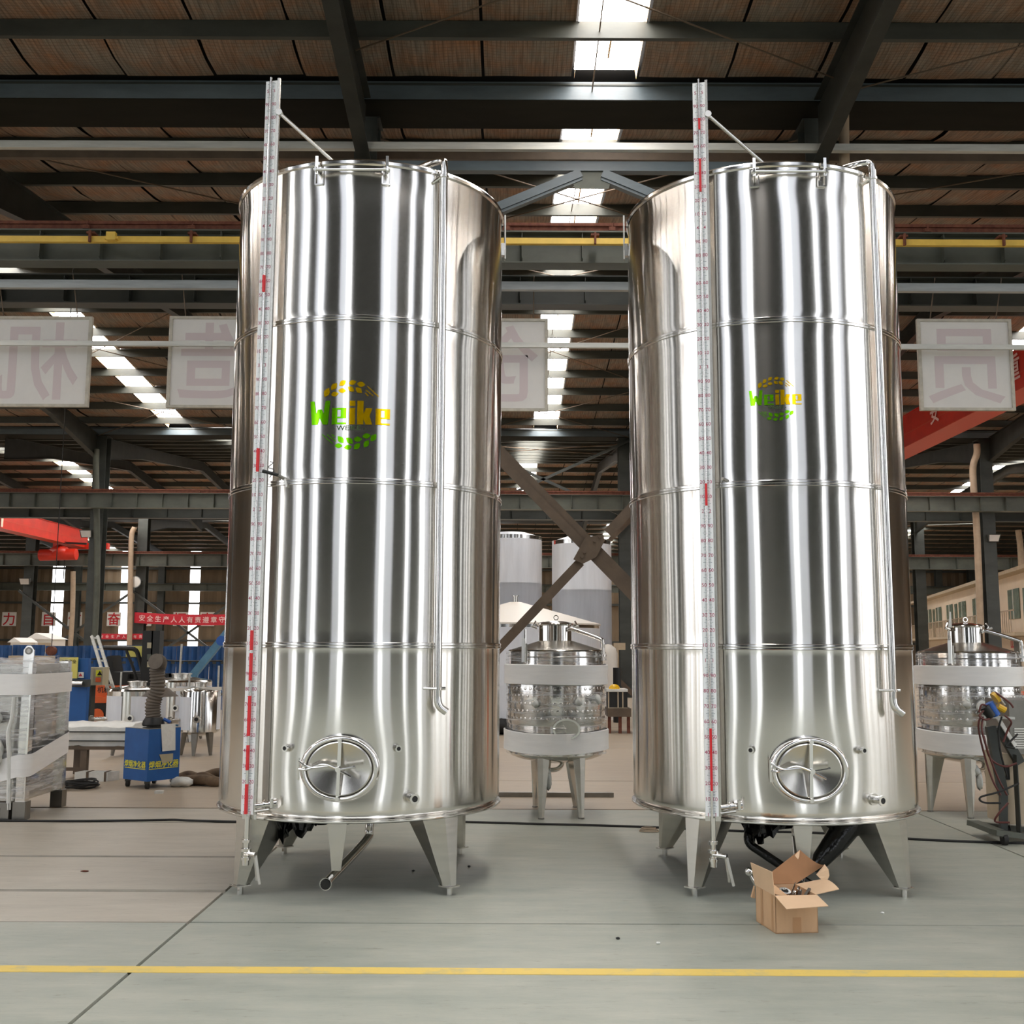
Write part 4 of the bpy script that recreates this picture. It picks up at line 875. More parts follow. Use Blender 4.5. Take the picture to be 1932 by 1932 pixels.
q = MB(); q.lathe([(r - .006, ze - .07), (r - .006, ze)], 'steel_polished', 72, cc); q.build('bare_band', t)
q = MB(); q.lathe([(r + .02, ze - .01), (r + .02, ze + .02), (.12, za), (0, za)], 'cone_white', 72, cc); q.build('roof_cone', t)
q = MB(); q.tube([(c.x, 22.5, za - .02), (c.x, 22.5, za + .12)], .05, 'steel_brushed', 12); q.tube([(c.x, 22.5, za + .12), (c.x, 22.5, za + .14)], .075, 'steel_brushed', 12); q.build('vent_stub', t)
for k in range(6):
    a = math.radians(60 * k + 20); x, y = c.x + 1.5 * math.cos(a), 22.5 + 1.5 * math.sin(a); q = MB(); q.box(x - .06, x + .06, y - .06, y + .06, 0, .13, 'steel_dim'); q.build('foot', t)

# ------------------------------------------------------------------ wrapped small tanks
def wrapped(label, C_, copy_from=None):
    cx, cy = C_; R_ = .475; t = thing('wrapped_fermenter', label, 'tank', (cx, cy, 0), 'small wrapped steel tanks')
    q = MB(); q.lathe([(R_ * .3, .50), (R_ * .8, .545), (R_ - .02, .575), (R_, .60), (R_, 1.60), (R_ - .005, 1.615)], 'steel_polished', 64, (cx, cy)); q.build('body', t)
    q = MB(); q.lathe([(R_ + .008, 1.545), (R_ + .014, 1.55), (R_ + .008, 1.555)], 'steel_polished', 64, (cx, cy)); q.lathe([(R_ + .008, 1.605), (R_ + .014, 1.61), (R_, 1.62)], 'steel_polished', 64, (cx, cy)); q.build('rolled_seam', t)
    q = MB(); q.lathe([(R_, 1.615), (.17, 1.71)], 'steel_brushed', 64, (cx, cy)); q.build('shoulder_cone', t)
    nx = cx - .01
    q = MB(); q.lathe([(.168, 1.70), (.168, 1.865)], 'steel_polished', 40, (nx, cy)); q.build('neck', t)
    q = MB(); q.lathe([(.185, 1.862), (.19, 1.875), (.185, 1.885), (.12, 1.905), (.0, 1.915)], 'steel_polished', 40, (nx, cy)); lid = q.build('lid', t)
    q = MB(); q.ring((nx + .01, cy, 1.945), (0, 1, 0), .026, .019, .006, 'steel_polished', 20); q.build('lid_eye', lid)
    for sx in (-1, 1):
        q = MB(); q.tube([(nx + sx * .19, cy - .05, 1.83), (nx + sx * .22, cy - .06, 1.87), (nx + sx * .2, cy - .05, 1.91)], .009, 'steel_polished', 8); q.tube([(nx + sx * .19, cy - .09, 1.84), (nx + sx * .24, cy - .09, 1.86)], .014, 'steel_brushed', 8); q.build('lid_clamp', t)
    # dimple jacket
    q = MB(); q.lathe([(R_ + .002, .88), (R_ + .012, .90), (R_ + .012, 1.42), (R_ + .002, 1.44)], 'steel_polished', 64, (cx, cy)); jk = q.build('cooling_jacket', t)
    proto = None
    for j in range(7):
        for i in range(26):
            a = math.radians(-90 - 93 + 186 * i / 25 + (3.5 if j % 2 else 0)); z = .95 + .073 * j
            if 1.28 < z < 1.45 and 0: continue
            p = Vector((cx + (R_ + .012) * math.cos(a), cy + (R_ + .012) * math.sin(a), z))
            if proto is None:
                b = MB(); n = 10; vs = [(0, 0, 0)]
                vs = [(.0, .0, .007)] + [(.010 * math.cos(2 * math.pi * k / n), .010 * math.sin(2 * math.pi * k / n), .0045) for k in range(n)] + [(.017 * math.cos(2 * math.pi * k / n), .017 * math.sin(2 * math.pi * k / n), 0.0) for k in range(n)]
                vs[0] = (0, 0, -.004); fs = [(0, 1 + k, 1 + (k + 1) % n) for k in range(n)] + [(1 + k, 1 + n + k, 1 + n + (k + 1) % n, 1 + (k + 1) % n) for k in range(n)]
                b.add(vs, fs, 'steel_polished', True); proto = b.build('dimple', jk, base=(0, 0, 0), autosmooth=80); o = proto
            else: o = bpy.data.objects.new('dimple', proto.data); COL.objects.link(o); o.parent = jk
            nv = Vector((math.cos(a), math.sin(a), 0)); o.rotation_euler = nv.to_track_quat('Z', 'Y').to_euler(); o.location = p - Vector((cx, cy, 0)); ORG[o.name] = (cx, cy, 0)
    # film and foam bands
    q = MB(); n = 72; vs = []; fs = []; zs = [.60, .72, .84, .95, 1.05, 1.16, 1.28, 1.40, 1.5, 1.6]
    for j, z in enumerate(zs):
        for i in range(n):
            a = 2 * math.pi * i / n; rr = R_ + .028 + .012 * math.sin(5 * a + j) * math.sin(3 * a - j * 1.3) + (.06 * math.exp(-((a - 5.4) / .35) ** 2) * math.exp(-((z - 1.0) / .2) ** 2))
            vs.append((cx + rr * math.cos(a), cy + rr * math.sin(a), z))
    for j in range(len(zs) - 1):
        for i in range(n): fs.append((j * n + i, j * n + (i + 1) % n, (j + 1) * n + (i + 1) % n, (j + 1) * n + i))
    q.add(vs, fs, 'stretch_film', True); q.build('stretch_film', t)
    for z0, z1, k in ((1.28, 1.475, 0), (.625, .825, 1)):
        q = MB(); n = 64; vs = []; fs = []; pr = [(.040, 0), (.052, .02), (.050, .5), (.053, .97), (.040, 1)]
        for (dr, u) in pr:
            for i in range(n):
                a = 2 * math.pi * i / n; rr = R_ + dr + .004 * math.sin(4 * a + k)
                vs.append((cx + rr * math.cos(a), cy + rr * math.sin(a), z0 + (z1 - z0) * u + .012 * math.sin(a * 2 + k * 2) * (1 if k else .3)))
        for j in range(4):
            for i in range(n): fs.append((j * n + i, j * n + (i + 1) % n, (j + 1) * n + (i + 1) % n, (j + 1) * n + i))
        q.add(vs, fs, 'foam_white', True); q.build('foam_band', t)
    # legs
    for ax in (-112, -58, 118, 60) if not copy_from else (-118, -62, 172, 40):
        a = math.radians(ax); n_ = Vector((math.cos(a), math.sin(a), 0)); g_ = Vector((-math.sin(a), math.cos(a), 0)); o = Vector((cx, cy, 0)); rr = .40
        top = [o + n_ * r_ + g_ * w + Vector((0, 0, .585)) for r_, w in ((.27, -.055), (.40, -.075), (.455, -.03), (.455, .03), (.40, .075), (.27, .055))]
        bot = [o + n_ * r_ + g_ * w + Vector((0, 0, .012)) for r_, w in ((.41, -.018), (.43, -.028), (.455, -.015), (.455, .015), (.43, .028), (.41, .018))]
        q = MB(); q.add(top + bot, [(i, (i + 1) % 6, 6 + (i + 1) % 6, 6 + i) for i in range(6)] + [(6, 7, 8, 9, 10, 11), (5, 4, 3, 2, 1, 0)], 'steel_brushed'); lg = q.build('leg', t)
        q = MB(); q.tube([o + n_ * .432, o + n_ * .432 + Vector((0, 0, .014))], .03, 'steel_dim', 10); q.build('foot', lg)
    # side pipe from the neck, gauge, outlet with bagged valve
    q = MB(); q.tube(bez([(nx + .12, cy - .12, 1.82), (nx + .17, cy - .14, 1.825), (cx + .42, cy - .22, 1.735), (cx + .455, cy - .23, 1.70), (cx + .458, cy - .23, 1.64), (cx + .458, cy - .23, 1.52)], 8), .020, 'steel_polished', 14); q.build('side_pipe', t)
    q = MB(); q.tube([(cx + .458, cy - .23, 1.575), (cx + .458, cy - .23, 1.555)], .034, 'steel_polished', 14); q.build('pipe_clamp', t)
    q = MB(); q.box(cx - .355, cx - .325, cy - .40, cy - .392, 1.50, 1.73, 'scale_white'); q.tube([(cx - .32, cy - .39, 1.49), (cx - .32, cy - .39, 1.82)], .010, 'steel_polished', 10); q.box(cx - .312, cx - .300, cy - .405, cy - .385, 1.50, 1.68, 'steel_brushed'); q.build('level_gauge', t)
    q = MB(); q.tube(bez([(cx + .05, cy - .1, .53), (cx + .05, cy - .16, .49), (cx + .0, cy - .24, .455), (cx - .08, cy - .33, .455)], 8), .022, 'steel_polished', 14); q.build('outlet_pipe', t)
    q = MB(); blob(q, (cx - .13, cy - .35, .455), (.055, .05, .05), 'bag_white', 4, 8, .22); blob(q, (cx - .09, cy - .36, .37), (.03, .03, .09), 'bag_white', 7, 8, .25); q.build('bagged_valve', t)
    # oval hatch low on the front
    q = MB(); c = Vector((cx + .08, cy - R_ - .005, .86)); q.ring(c, (0, -1, 0), .10, .085, .035, 'steel_polished', 40, 1.35); q.disc(c + Vector((0, -.015, 0)), (0, -1, 0), .088, 'steel_brushed', 40, 1.35, .0); q.tube([c + Vector((-.13, -.05, .0)), c + Vector((.0, -.06, 0))], .008, 'steel_polished', 8); q.build('hatch', t)
    for (dx, z, s_) in ((-.22, 1.10, .035), (.2, 1.12, .035), (.38, 1.14, .045)):
        q = MB(); a = math.asin(max(-1, min(1, dx / (R_ + .04)))); p = Vector((cx + dx, cy - (R_ + .045) * math.cos(a), z)); blob(q, p, (s_, s_, s_), 'bag_white', int(dx * 50), 7, .25); q.build('wrapped_fitting', t)
    return t
w1 = wrapped('small wrapped steel tank with white foam bands, between the two big tanks', (.455, 11.02))
w2 = wrapped('small wrapped steel tank with white foam bands, right of the right big tank', (4.70, 11.15), True)
q = MB(); p = Vector((4.62, 11.15 - .535, 1.08)); q.tube([p + Vector((0, .04, 0)), p], .065, 'bag_white', 24); q.build('gauge_dial', w2)
q = MB(); p = Vector((4.70 - .22, 11.15 - .2, 0)); q.bar((4.46, 10.96, 1.86), (4.47, 10.96, 2.02), .035, .01, 'bag_white', up=(0, 1, 0), w2=.01); q.build('film_tail', w2)
q = MB(); a, b = PZ(940, 1503), PZ(1157, 1503); q.box(a.x, b.x, a.y - .03, a.y + .03, 0.002, .05, 'steel_dim'); one(q, 'steel_bar', 'long flat steel bar lying on the floor behind the small wrapped tank', 'bar', (a.x, a.y, .002))
#@@LEFT
# ------------------------------------------------------------------ left side: wrapped vat, purifier, bench, machines
t = thing('wrapped_vat', 'big square steel vat wrapped in film with white foam bands, at the far left edge', 'vat', (-5.4, 10.9, 0))
x0, x1, y0, y1, z0, z1 = -6.2, -4.62, 10.44, 11.36, .17, 1.50
q = MB(); q.box(x0 + .04, x1 - .04, y0 + .04, y1 - .04, z0, z1 - .04, 'steel_brushed'); q.build('body', t)
q = MB(); vs = []; n = 10
for i in range(n + 1):
    u = i / n; vs += [(x1 - .035, y0 + .2 + .5 * u, .35), (x1 - .035 - .03 * math.sin(u * math.pi), y0 + .2 + .5 * u, 1.38)]
q.add(vs, [(2 * i, 2 * i + 2, 2 * i + 3, 2 * i + 1) for i in range(n)], 'steel_polished', True); q.build('side_panel', t)
for (px_, py_) in ((x1 - .04, y0 + .04), (x1 - .04, y1 - .04), (x0 + .04, y0 + .04)):
    q = MB(); q.box(px_ - .045, px_ + .045, py_ - .045, py_ + .045, 0.02, z1 - .02, 'steel_polished'); lg = q.build('corner_post', t)
    q = MB(); q.box(px_ - .06, px_ + .06, py_ - .06, py_ + .06, 0, .17, 'steel_dim'); q.build('foot', lg)
q = MB(); q.poly([(x1 - .1, y0 + .02, z1 - .06), (x1 + .0, y0 + .02, z1 - .06), (x1 + .0, y0 + .02, z1 + .10), (x1 - .03, y0 + .02, z1 + .14), (x1 - .07, y0 + .02, z1 + .14), (x1 - .1, y0 + .02, z1 + .10)], 'steel_polished', (0, .02, 0)); q.ring((x1 - .05, y0 + .018, z1 + .09), (0, -1, 0), .035, .022, .006, 'steel_dim', 20); q.disc((x1 - .05, y0 + .016, z1 + .09), (0, -1, 0), .022, 'board_face', 16); q.build('lifting_eye', t)
def loop_band(name, zf, h, out, m, parent, n=24, smooth=True):
    P = []
    c = .07
    for (cx_, cy_, a0) in ((x1 - c, y0 + c, -90), (x1 - c, y1 - c, 0), (x0 + c, y1 - c, 90), (x0 + c, y0 + c, 180)):
        for k in range(6):
            a = math.radians(a0 + 90 * k / 5); P.append((cx_ + (c + out) * math.cos(a), cy_ + (c + out) * math.sin(a)))
        # intermediate points along the next side
    Q = []
    for i in range(len(P)):
        a, b = Vector(P[i]), Vector(P[(i + 1) % len(P)]); k = 10 if (b - a).length > .3 else 1
        for j in range(k): Q.append(a.lerp(b, j / k))
    vs = []; fs = []; rows = 6 if h > .5 else 3; rnd = random.Random(int(zf(0, 0) * 100))
    for j in range(rows + 1):
        for i, p in enumerate(Q):
            zz = zf(p.x, p.y) + h * j / rows; w = rnd.uniform(0, .016) if h > .5 else 0
            vs.append((p.x + w, p.y - w, zz))
    N_ = len(Q)
    for j in range(rows):
        for i in range(N_): fs.append((j * N_ + i, j * N_ + (i + 1) % N_, (j + 1) * N_ + (i + 1) % N_, (j + 1) * N_ + i))
    q = MB(); q.add(vs, fs, m, smooth); return q.build(name, parent)
loop_band('stretch_film', lambda x, y: .2, 1.30, .012, 'stretch_film_box', t)
loop_band('foam_band', lambda x, y: 1.17, .20, .04, 'foam_white', t)
loop_band('foam_band', lambda x, y: .36 + .17 * max(0, (y - y0)) + (0.04 if x > x1 - .1 else .0), .21, .04, 'foam_white', t)
q = MB(); vs = []; fs = []; nx, ny = 14, 8; rnd = random.Random(5)
for j in range(ny + 1):
    for i in range(nx + 1): vs.append((x0 + (x1 - x0 + .02) * i / nx, y0 - .01 + (y1 - y0 + .02) * j / ny, 1.50 + rnd.uniform(-.015, .03) + (.02 if i == nx else 0)))
for j in range(ny):
    for i in range(nx): k = j * (nx + 1) + i; fs.append((k, k + 1, k + nx + 2, k + nx + 1))
q.add(vs, fs, 'stretch_film_box', True); q.build('top_film', t)
q = MB(); q.tube([(x1 - .30, y0 - .03, .95), (x1 - .30, y0 - .07, .95)], .06, 'bag_white', 20); q.build('gauge_dial', t)
q = MB(); q.tube(bez([(x1 - .14, y0 - .03, 1.15), (x1 - .145, y0 - .04, .95), (x1 - .17, y0 - .045, .8), (x1 - .15, y0 - .03, .55), (x1 - .13, y0 - .03, .1)], 6), .022, 'bag_white', 8); q.build('film_rope', t)
q = MB(); blob(q, (x1 - .28, y0 - .06, .62), (.07, .05, .14), 'bag_white', 3, 8, .25); q.build('bagged_fitting', t)
q = MB(); q.box(x1 - .75, x1 - .12, y0 - .05, y0 + .1, .0, .16, 'steel_dim'); q.box(x1 - .6, x1 - .2, y0 - .053, y0 - .05, .02, .12, 'black'); q.build('bottom_crossmember', t)

# fume purifier
Fp = Vector((-4.19, 12.62)); Lp = Vector((-4.57, 12.90)); e1 = (Lp - Fp); e2 = Vector((-e1.y, e1.x)); e2 = -e2 if e2.y < 0 else e2; e2 = e2.normalized() * .44; e1 = e1.normalized() * .46
t = thing('fume_purifier', 'blue welding fume purifier box on castors with a flexible hose', 'machine', ((Fp.x), Fp.y + .3, 0))
B = [Fp, Fp + e2, Fp + e1 + e2, Fp + e1]
q = MB(); q.poly([(p.x, p.y, .09) for p in B], 'blue_paint', (0, 0, .59)); q.poly([(p.x, p.y, .682) for p in B], 'steel_dim', (0, 0, .006)); cab = q.build('cabinet', t)
for (a, b, s0) in ((B[3], B[0], '焊烟净化器'), (B[0], B[1], '焊烟净化器')):
    d = (b - a).normalized(); n_ = Vector((d.y, -d.x)); o = (a + b) / 2; q = MB()
    q.text(s0, .082, (o.x + n_.x * .006, o.y + n_.y * .006, .245), (d.x, d.y, .0), (0, 0, 1), 'text_yellow', depth=.001); q.build('lettering', t, kind='stuff')
    q = MB(); pa_, pb_ = o - d * .20, o + d * .20; q.poly([(pa_.x + n_.x * .004, pa_.y + n_.y * .004, .222), (pb_.x + n_.x * .004, pb_.y + n_.y * .004, .222), (pb_.x + n_.x * .004, pb_.y + n_.y * .004, .230), (pa_.x + n_.x * .004, pa_.y + n_.y * .004, .230)], 'text_yellow'); q.build('underline_stripe', t)
for p in B:
    c_ = (Fp + (e1 + e2) / 2); o = p + (c_ - p) * .18; q = MB(); q.tube([(o.x - .018, o.y, .036), (o.x + .018, o.y, .036)], .036, 'black_rubber', 16); q.box(o.x - .03, o.x + .03, o.y - .02, o.y + .02, .06, .09, 'paint_dark'); q.build('castor', t)
d = (B[1] - B[0]).normalized(); n_ = Vector((d.y, -d.x)); q = MB()
def onface(u, z, off=.006): p = B[0] + d * u + n_ * off; return Vector((p.x, p.y, z))
q.sheet([onface(.16, .73, .0), onface(.36, .73, 0), onface(.36, .42, .02), onface(.18, .42, .02)], .004, 'bag_white'); q.build('paper_sheet', t)
q = MB(); q.sheet([onface(.15, .385), onface(.34, .385), onface(.34, .30), onface(.20, .28)], .003, 'cabinet'); q.build('torn_label', t)
ctr = Fp + (e1 + e2) / 2
q = MB(); q.lathe([(.12, .70), (.13, .72), (.12, .76), (.095, .80)], 'black', 24, (ctr.x, ctr.y)); q.tube([(ctr.x + .12, ctr.y, .78), (ctr.x + .2, ctr.y, .74)], .02, 'blue_bit', 8); q.build('hose_flange', t)
hp = bez([(ctr.x, ctr.y, .76), (ctr.x - .015, ctr.y, .95), (ctr.x + .03, ctr.y, 1.15), (ctr.x + .02, ctr.y - .01, 1.35), (ctr.x + .045, ctr.y - .03, 1.44), (ctr.x + .03, ctr.y - .12, 1.46)], 22)
q = MB(); q.tube(hp, .085, 'hose_grey', 20, rr=[.085 + (.008 if (i // 2) % 2 else -.004) for i in range(len(hp))]); q.build('flexible_hose', t)
q = MB(); q.lathe([(.215, 1.04), (.20, 1.05), (.10, 1.13), (.08, 1.14)], 'hose_grey', 32, (ctr.x + .02, ctr.y + .14)); q.build('fume_hood', t)

# wrapped parcel on a low trestle
t = thing('low_trestle', 'rusty low steel trestle carrying the wrapped parcel, left of the blue purifier', 'trestle', (-5.3, 13.9, 0))
TX0, TX1, TY0, TY1 = -5.72, -4.7, 13.55, 14.2
for (lx, ly) in ((TX0 + .12, TY0 + .05), (TX0 + .42, TY0 + .05), (TX1 - .1, TY1 - .05), (TX0 + .12, TY1 - .05)):
    q = MB(); q.box(lx - .04, lx + .04, ly - .04, ly + .04, 0, .38, 'brown_steel'); q.build('leg', t)
q = MB(); q.box(TX0, TX1, TY0, TY0 + .06, .36, .40, 'brown_steel'); q.box(TX0, TX1, TY1 - .06, TY1, .36, .40, 'brown_steel'); q.box(TX0, TX0 + .05, TY0, TY1, .36, .40, 'brown_steel'); q.box(TX0 + .1, TX0 + .44, TY0 + .02, TY0 + .05, .10, .14, 'brown_steel'); q.build('top_frame', t)
t = thing('wrapped_parcel', 'long parcel in white film with dark straps, lying on the low trestle', 'parcel', (-5.2, 13.9, .40))
q = MB(); vs = []; fs = []; n = 12
for i in range(n + 1):
    u = i / n
    for (a, b) in ((-.30, .40), (-.32, .5), (-.30, .63), (-.2, .67), (.2, .67), (.3, .63), (.3, .4)): vs.append((TX0 + .02 + (TX1 - TX0 - .04) * u, 13.88 + a + random.uniform(-.01, .01), b + random.uniform(-.008, .012)))
for i in range(n):
    for j in range(6): k = i * 7 + j; fs.append((k, k + 7, k + 8, k + 1))
fs.append(tuple(range(7))); fs.append(tuple(range(n * 7, n * 7 + 7))[::-1]); q.add(vs, fs, 'bag_white', True); q.build('wrapping', t)
for z in (.46, .57):
    q = MB(); q.box(TX0 - .005, TX1, 13.88 - .335, 13.88 - .325, z, z + .014, 'black'); q.build('strap', t)
t = thing('coiled_cable', 'coil of black cable on the floor in front of the trestle', 'cable', tuple(PZ(152, 1487)))
c = PZ(152, 1487)
for k in range(7):
    q = MB(); r1, r2 = .16 + .02 * (k % 3), .11 + .015 * (k % 4); q.tube([(c.x + .02 * math.sin(k * 2) + r1 * math.cos(a), c.y + .03 * math.cos(k) + r2 * 1.4 * math.sin(a), .014 + .011 * k + .008 * math.sin(a * 2 + k)) for a in [2 * math.pi * i / 20 for i in range(21)]], .009, 'black_rubber', 6); q.build('cable_turn', t)
c = PZ(182, 1473); q = MB(); vs = []
q.poly([(c.x - .24, c.y - .08, .0), (c.x + .16, c.y - .08, .0), (c.x + .24, c.y + .10, .0), (c.x - .2, c.y + .12, .0)], 'bag_white', (0, 0, .11)); q.box(c.x - .1, c.x - .07, c.y - .085, c.y + .1, 0, .115, 'brown_steel'); q.box(c.x + .12, c.x + .145, c.y - .085, c.y + .09, 0, .115, 'brown_steel')
one(q, 'small_parcel', 'small wrapped parcel on the floor between the trestle and the purifier', 'parcel', tuple(c))
# rags and hose heap right of the purifier
c = PZ(379, 1482); t = thing('cloth_heap', 'heap of brown cloth hose on the floor beside the blue purifier', 'hose', tuple(c))
q = MB(); q.tube(bez([c + Vector((-.34, .12, .04)), c + Vector((-.22, .2, .09)), c + Vector((-.05, .12, .07)), c + Vector((.12, .2, .12)), c + Vector((.28, .14, .12)), c + Vector((.36, .02, .06)), c + Vector((.2, -.08, .05)), c + Vector((.05, -.03, .07)), c + Vector((-.1, .02, .06)), c + Vector((-.26, .02, .04))], 8), .06, 'rag', 12); q.build('hose_loop', t)
q = MB(); q.tube(bez([c + Vector((.34, -.02, .04)), c + Vector((.16, .05, .05)), c + Vector((0, .1, .10)), c + Vector((-.15, .16, .05))], 8), .05, 'rag', 12); q.build('hose_loop', t)
q = MB(); blob(q, c + Vector((-.2, -.12, .055)), (.13, .08, .055), 'bag_white', 3, 8, .2); one(q, 'plastic_bag', 'clear white plastic bag lying by the cloth heap', 'bag', tuple(c + Vector((-.2, -.12, 0))))
q = MB(); p = PZ(1238 / 1 - 930, 1497); q.box(p.x - .09, p.x + .0, p.y - .03, p.y + .03, 0, .03, 'bag_white'); one(q, 'paper_scrap', 'small white scrap on the floor in front of the purifier', 'scrap', tuple(p))
# three small vats on legs
def vat(px, Y, r, zt, zb, label, legs, film_to=None, lid=True):
    cx = PY(px, 1220, Y).x; t = thing('small_vat', label, 'vat', (cx, Y, 0), 'small polished vats behind the purifier')
    q = MB(); q.lathe([(r * .2, zb - .07), (r * .8, zb - .03), (r, zb), (r, zt), (r * .95, zt + .03), (r * .5, zt + .07), (r * .3, zt + .075)], 'steel_polished', 48, (cx, Y)); q.build('body', t)
    q = MB(); q.lathe([(r * .3, zt + .07), (r * .3, zt + .12), (r * .34, zt + .125), (r * .34, zt + .14), (0, zt + .15)], 'steel_brushed', 32, (cx, Y)); q.build('neck', t)
    q = MB(); q.lathe([(r + .004, zb + .03), (r + .004, zt - .07)], 'film_white', 30, (cx, Y), a0=math.radians(-170), a1=math.radians(-100)); q.build('protective_film', t)
    q = MB(); q.lathe([(r + .004, zb + .03), (r + .004, zt - .07)], 'film_white', 30, (cx, Y), a0=math.radians(-82), a1=math.radians(10)) if film_to != 'half' else q.lathe([(r + .004, zb + .03), (r + .004, zt - .07)], 'film_white', 16, (cx, Y), a0=math.radians(-20), a1=math.radians(20)); q.build('protective_film', t)
    q = MB(); q.ring((cx + r * .15, Y - r + .0, (zb + zt) / 2 - .1), (0, -1, 0), .055, .03, .03, 'steel_polished', 20); q.disc((cx + r * .15, Y - r - .01, (zb + zt) / 2 - .1), (0, -1, 0), .03, 'black', 16); q.build('flange_port', t)
    q = MB(); q.tube([(cx - r * .8, Y - r * .6, (zb + zt) / 2 - .12), (cx - r * 1.25, Y - r * .9, (zb + zt) / 2 - .12)], .03, 'steel_polished', 14); q.tube([(cx - r * 1.2, Y - r * .85, (zb + zt) / 2 - .12), (cx - r * 1.28, Y - r * .92, (zb + zt) / 2 - .12)], .055, 'steel_dim', 14); q.build('side_port', t)
    for a in legs:
        a = math.radians(a); q = MB(); q.bar((cx + r * .72 * math.cos(a), Y + r * .72 * math.sin(a), zb - .01), (cx + r * .85 * math.cos(a), Y + r * .85 * math.sin(a), .01), .10, .07, 'steel_dim', up=(math.cos(a), math.sin(a), 0), w2=.035, h2=.03); q.build('leg', t)
    q = MB(); q.tube([(cx - r * .6, Y, zt + .05), (cx - r * .6, Y, zt + .28)], .014, 'galvanised_pale', 8); q.build('stub_pipe', t); return t
vat(263, 16.6, .43, .96, .38, 'small polished vat standing behind the purifier hose, left of the three', (-130, -50, 50, 130))
vat(382, 16.55, .30, .95, .36, 'small polished vat with flange ports, nearest the left big tank', (-150, -90, -30, 60, 120), 'half')
vat(345, 19.0, .52, 1.02, .36, 'film-covered vat behind the two small vats, close to the left big tank', (-130, -50, 50, 130))
q = MB(); a, b = PY(262, 1302, 16.4), PY(418, 1299, 16.4); q.bar(a, b, .03, .05, 'cone_white'); one(q, 'cross_pipe', 'pale pipe lying across the tops of the small vats', 'pipe', (a.x, a.y, a.z))
# blue machine, cabinet, forklift, ladder, hoist arm
t = thing('blue_machine', 'blue machine frame behind the wrapped vat, with yellow and white notices', 'machine', (PY(150, 1220, 19).x, 19, 0))
a, b = PY(134, 1242, 19), PY(162, 1344, 19); q = MB(); q.box(a.x, b.x, 19, 19.12, 0, a.z, 'blue_paint'); q.build('frame', t)
p, r_ = PY(148, 1268, 18.97), PY(157, 1279, 18.97); q = MB(); q.box(p.x, r_.x, 18.96, 19, r_.z, p.z, 'white_paint'); q.build('notice', t)
q = MB(); q.text('▲', .07, ((p.x + r_.x) / 2, 18.955, r_.z + .03), (1, 0, 0), (0, 0, 1), 'red_paint'); q.build('warning_mark', t)
p, r_ = PY(114, 1240, 18.95), PY(146, 1280, 18.95); q = MB(); q.box(p.x, r_.x, 18.92, 18.95, r_.z, p.z, 'yellow_sign'); q.build('yellow_panel', t); q = MB(); q.text('注意安全', .07, ((p.x + r_.x) / 2, 18.915, p.z - .10), (1, 0, 0), (0, 0, 1), 'black'); q.build('panel_lettering', t, kind='stuff')
p, r_ = PY(136, 1282, 18.9), PY(160, 1296, 18.9); q = MB(); q.box(p.x, r_.x + .06, 18.85, 19.0, r_.z, p.z, 'paint_dark'); q.tube([(p.x, 18.8, (p.z + r_.z) / 2), (r_.x, 18.8, (p.z + r_.z) / 2)], .035, 'steel_brushed', 10); q.build('spindle', t)
p, r_ = PY(16, 1237, 19.3), PY(94, 1262, 19.3); q = MB(); q.box(p.x, r_.x, 19.3, 19.5, .0, p.z, 'cream_dark'); q.build('cream_beam', t)
t = thing('control_cabinet', 'cream control cabinet with warning stickers behind the ladder foot', 'cabinet', (PY(178, 1220, 19.4).x, 19.4, 0))
a, b = PY(163, 1259, 19.4), PY(193, 1293, 19.4); q = MB(); q.box(a.x, b.x, 19.4, 19.7, b.z, a.z, 'cabinet'); q.build('box', t)
q = MB(); q.box(a.x + .03, (a.x + b.x) / 2 - .01, 19.39, 19.4, b.z + .03, a.z - .03, 'cabinet'); q.build('door', t)
q = MB(); q.box((a.x + b.x) / 2 + .03, b.x - .03, 19.385, 19.4, a.z - .16, a.z - .05, 'text_yellow'); q.build('sticker', t); q = MB(); q.box((a.x + b.x) / 2 + .03, b.x - .03, 19.385, 19.4, a.z - .26, a.z - .18, 'orange'); q.build('sticker', t)
q = MB(); q.text('▲', .1, ((a.x + b.x) / 2 + .10, 19.38, a.z - .14), (1, 0, 0), (0, 0, 1), 'black'); q.build('warning_mark', t)
q = MB(); q.box(a.x + .0, a.x + .09, 19.45, 19.65, 0, b.z, 'paint_dark'); q.build('pedestal', t)

FY = 21.5
def FP(x, y, dy=0): return PY(x, y, FY + dy)
t = thing('forklift', 'orange and black forklift truck facing right, behind the small vats', 'forklift', (FP(230, 1220).x, FY, 0))
a, b = FP(173, 1293), FP(240, 1326); q = MB(); q.poly([(a.x, FY, b.z), (b.x, FY, b.z), (b.x, FY, a.z), (a.x + .02, FY, a.z)], 'orange', (0, 1.1, 0)); q.build('counterweight', t)
p, r_ = FP(173, 1313), FP(185, 1326); q = MB(); q.poly([(p.x - .03, FY - .06, r_.z), (r_.x, FY - .06, r_.z), (b.x - .2, FY - .06, r_.z), (b.x - .2, FY - .06, r_.z + .08), (p.x + .05, FY - .06, p.z)], 'orange', (0, .06, 0)); q.build('lower_cover', t)
q = MB(); q.text('机械叉车', .13, (FP(208, 1306).x, FY - .004, FP(208, 1306).z), (1, 0, 0), (0, 0, 1), 'black'); q.build('lettering', t, kind='stuff')
p, r_ = FP(196, 1270), FP(238, 1293); q = MB(); q.box(p.x, r_.x, FY + .05, FY + 1.0, r_.z, p.z + .02, 'black'); q.build('engine_cover', t)
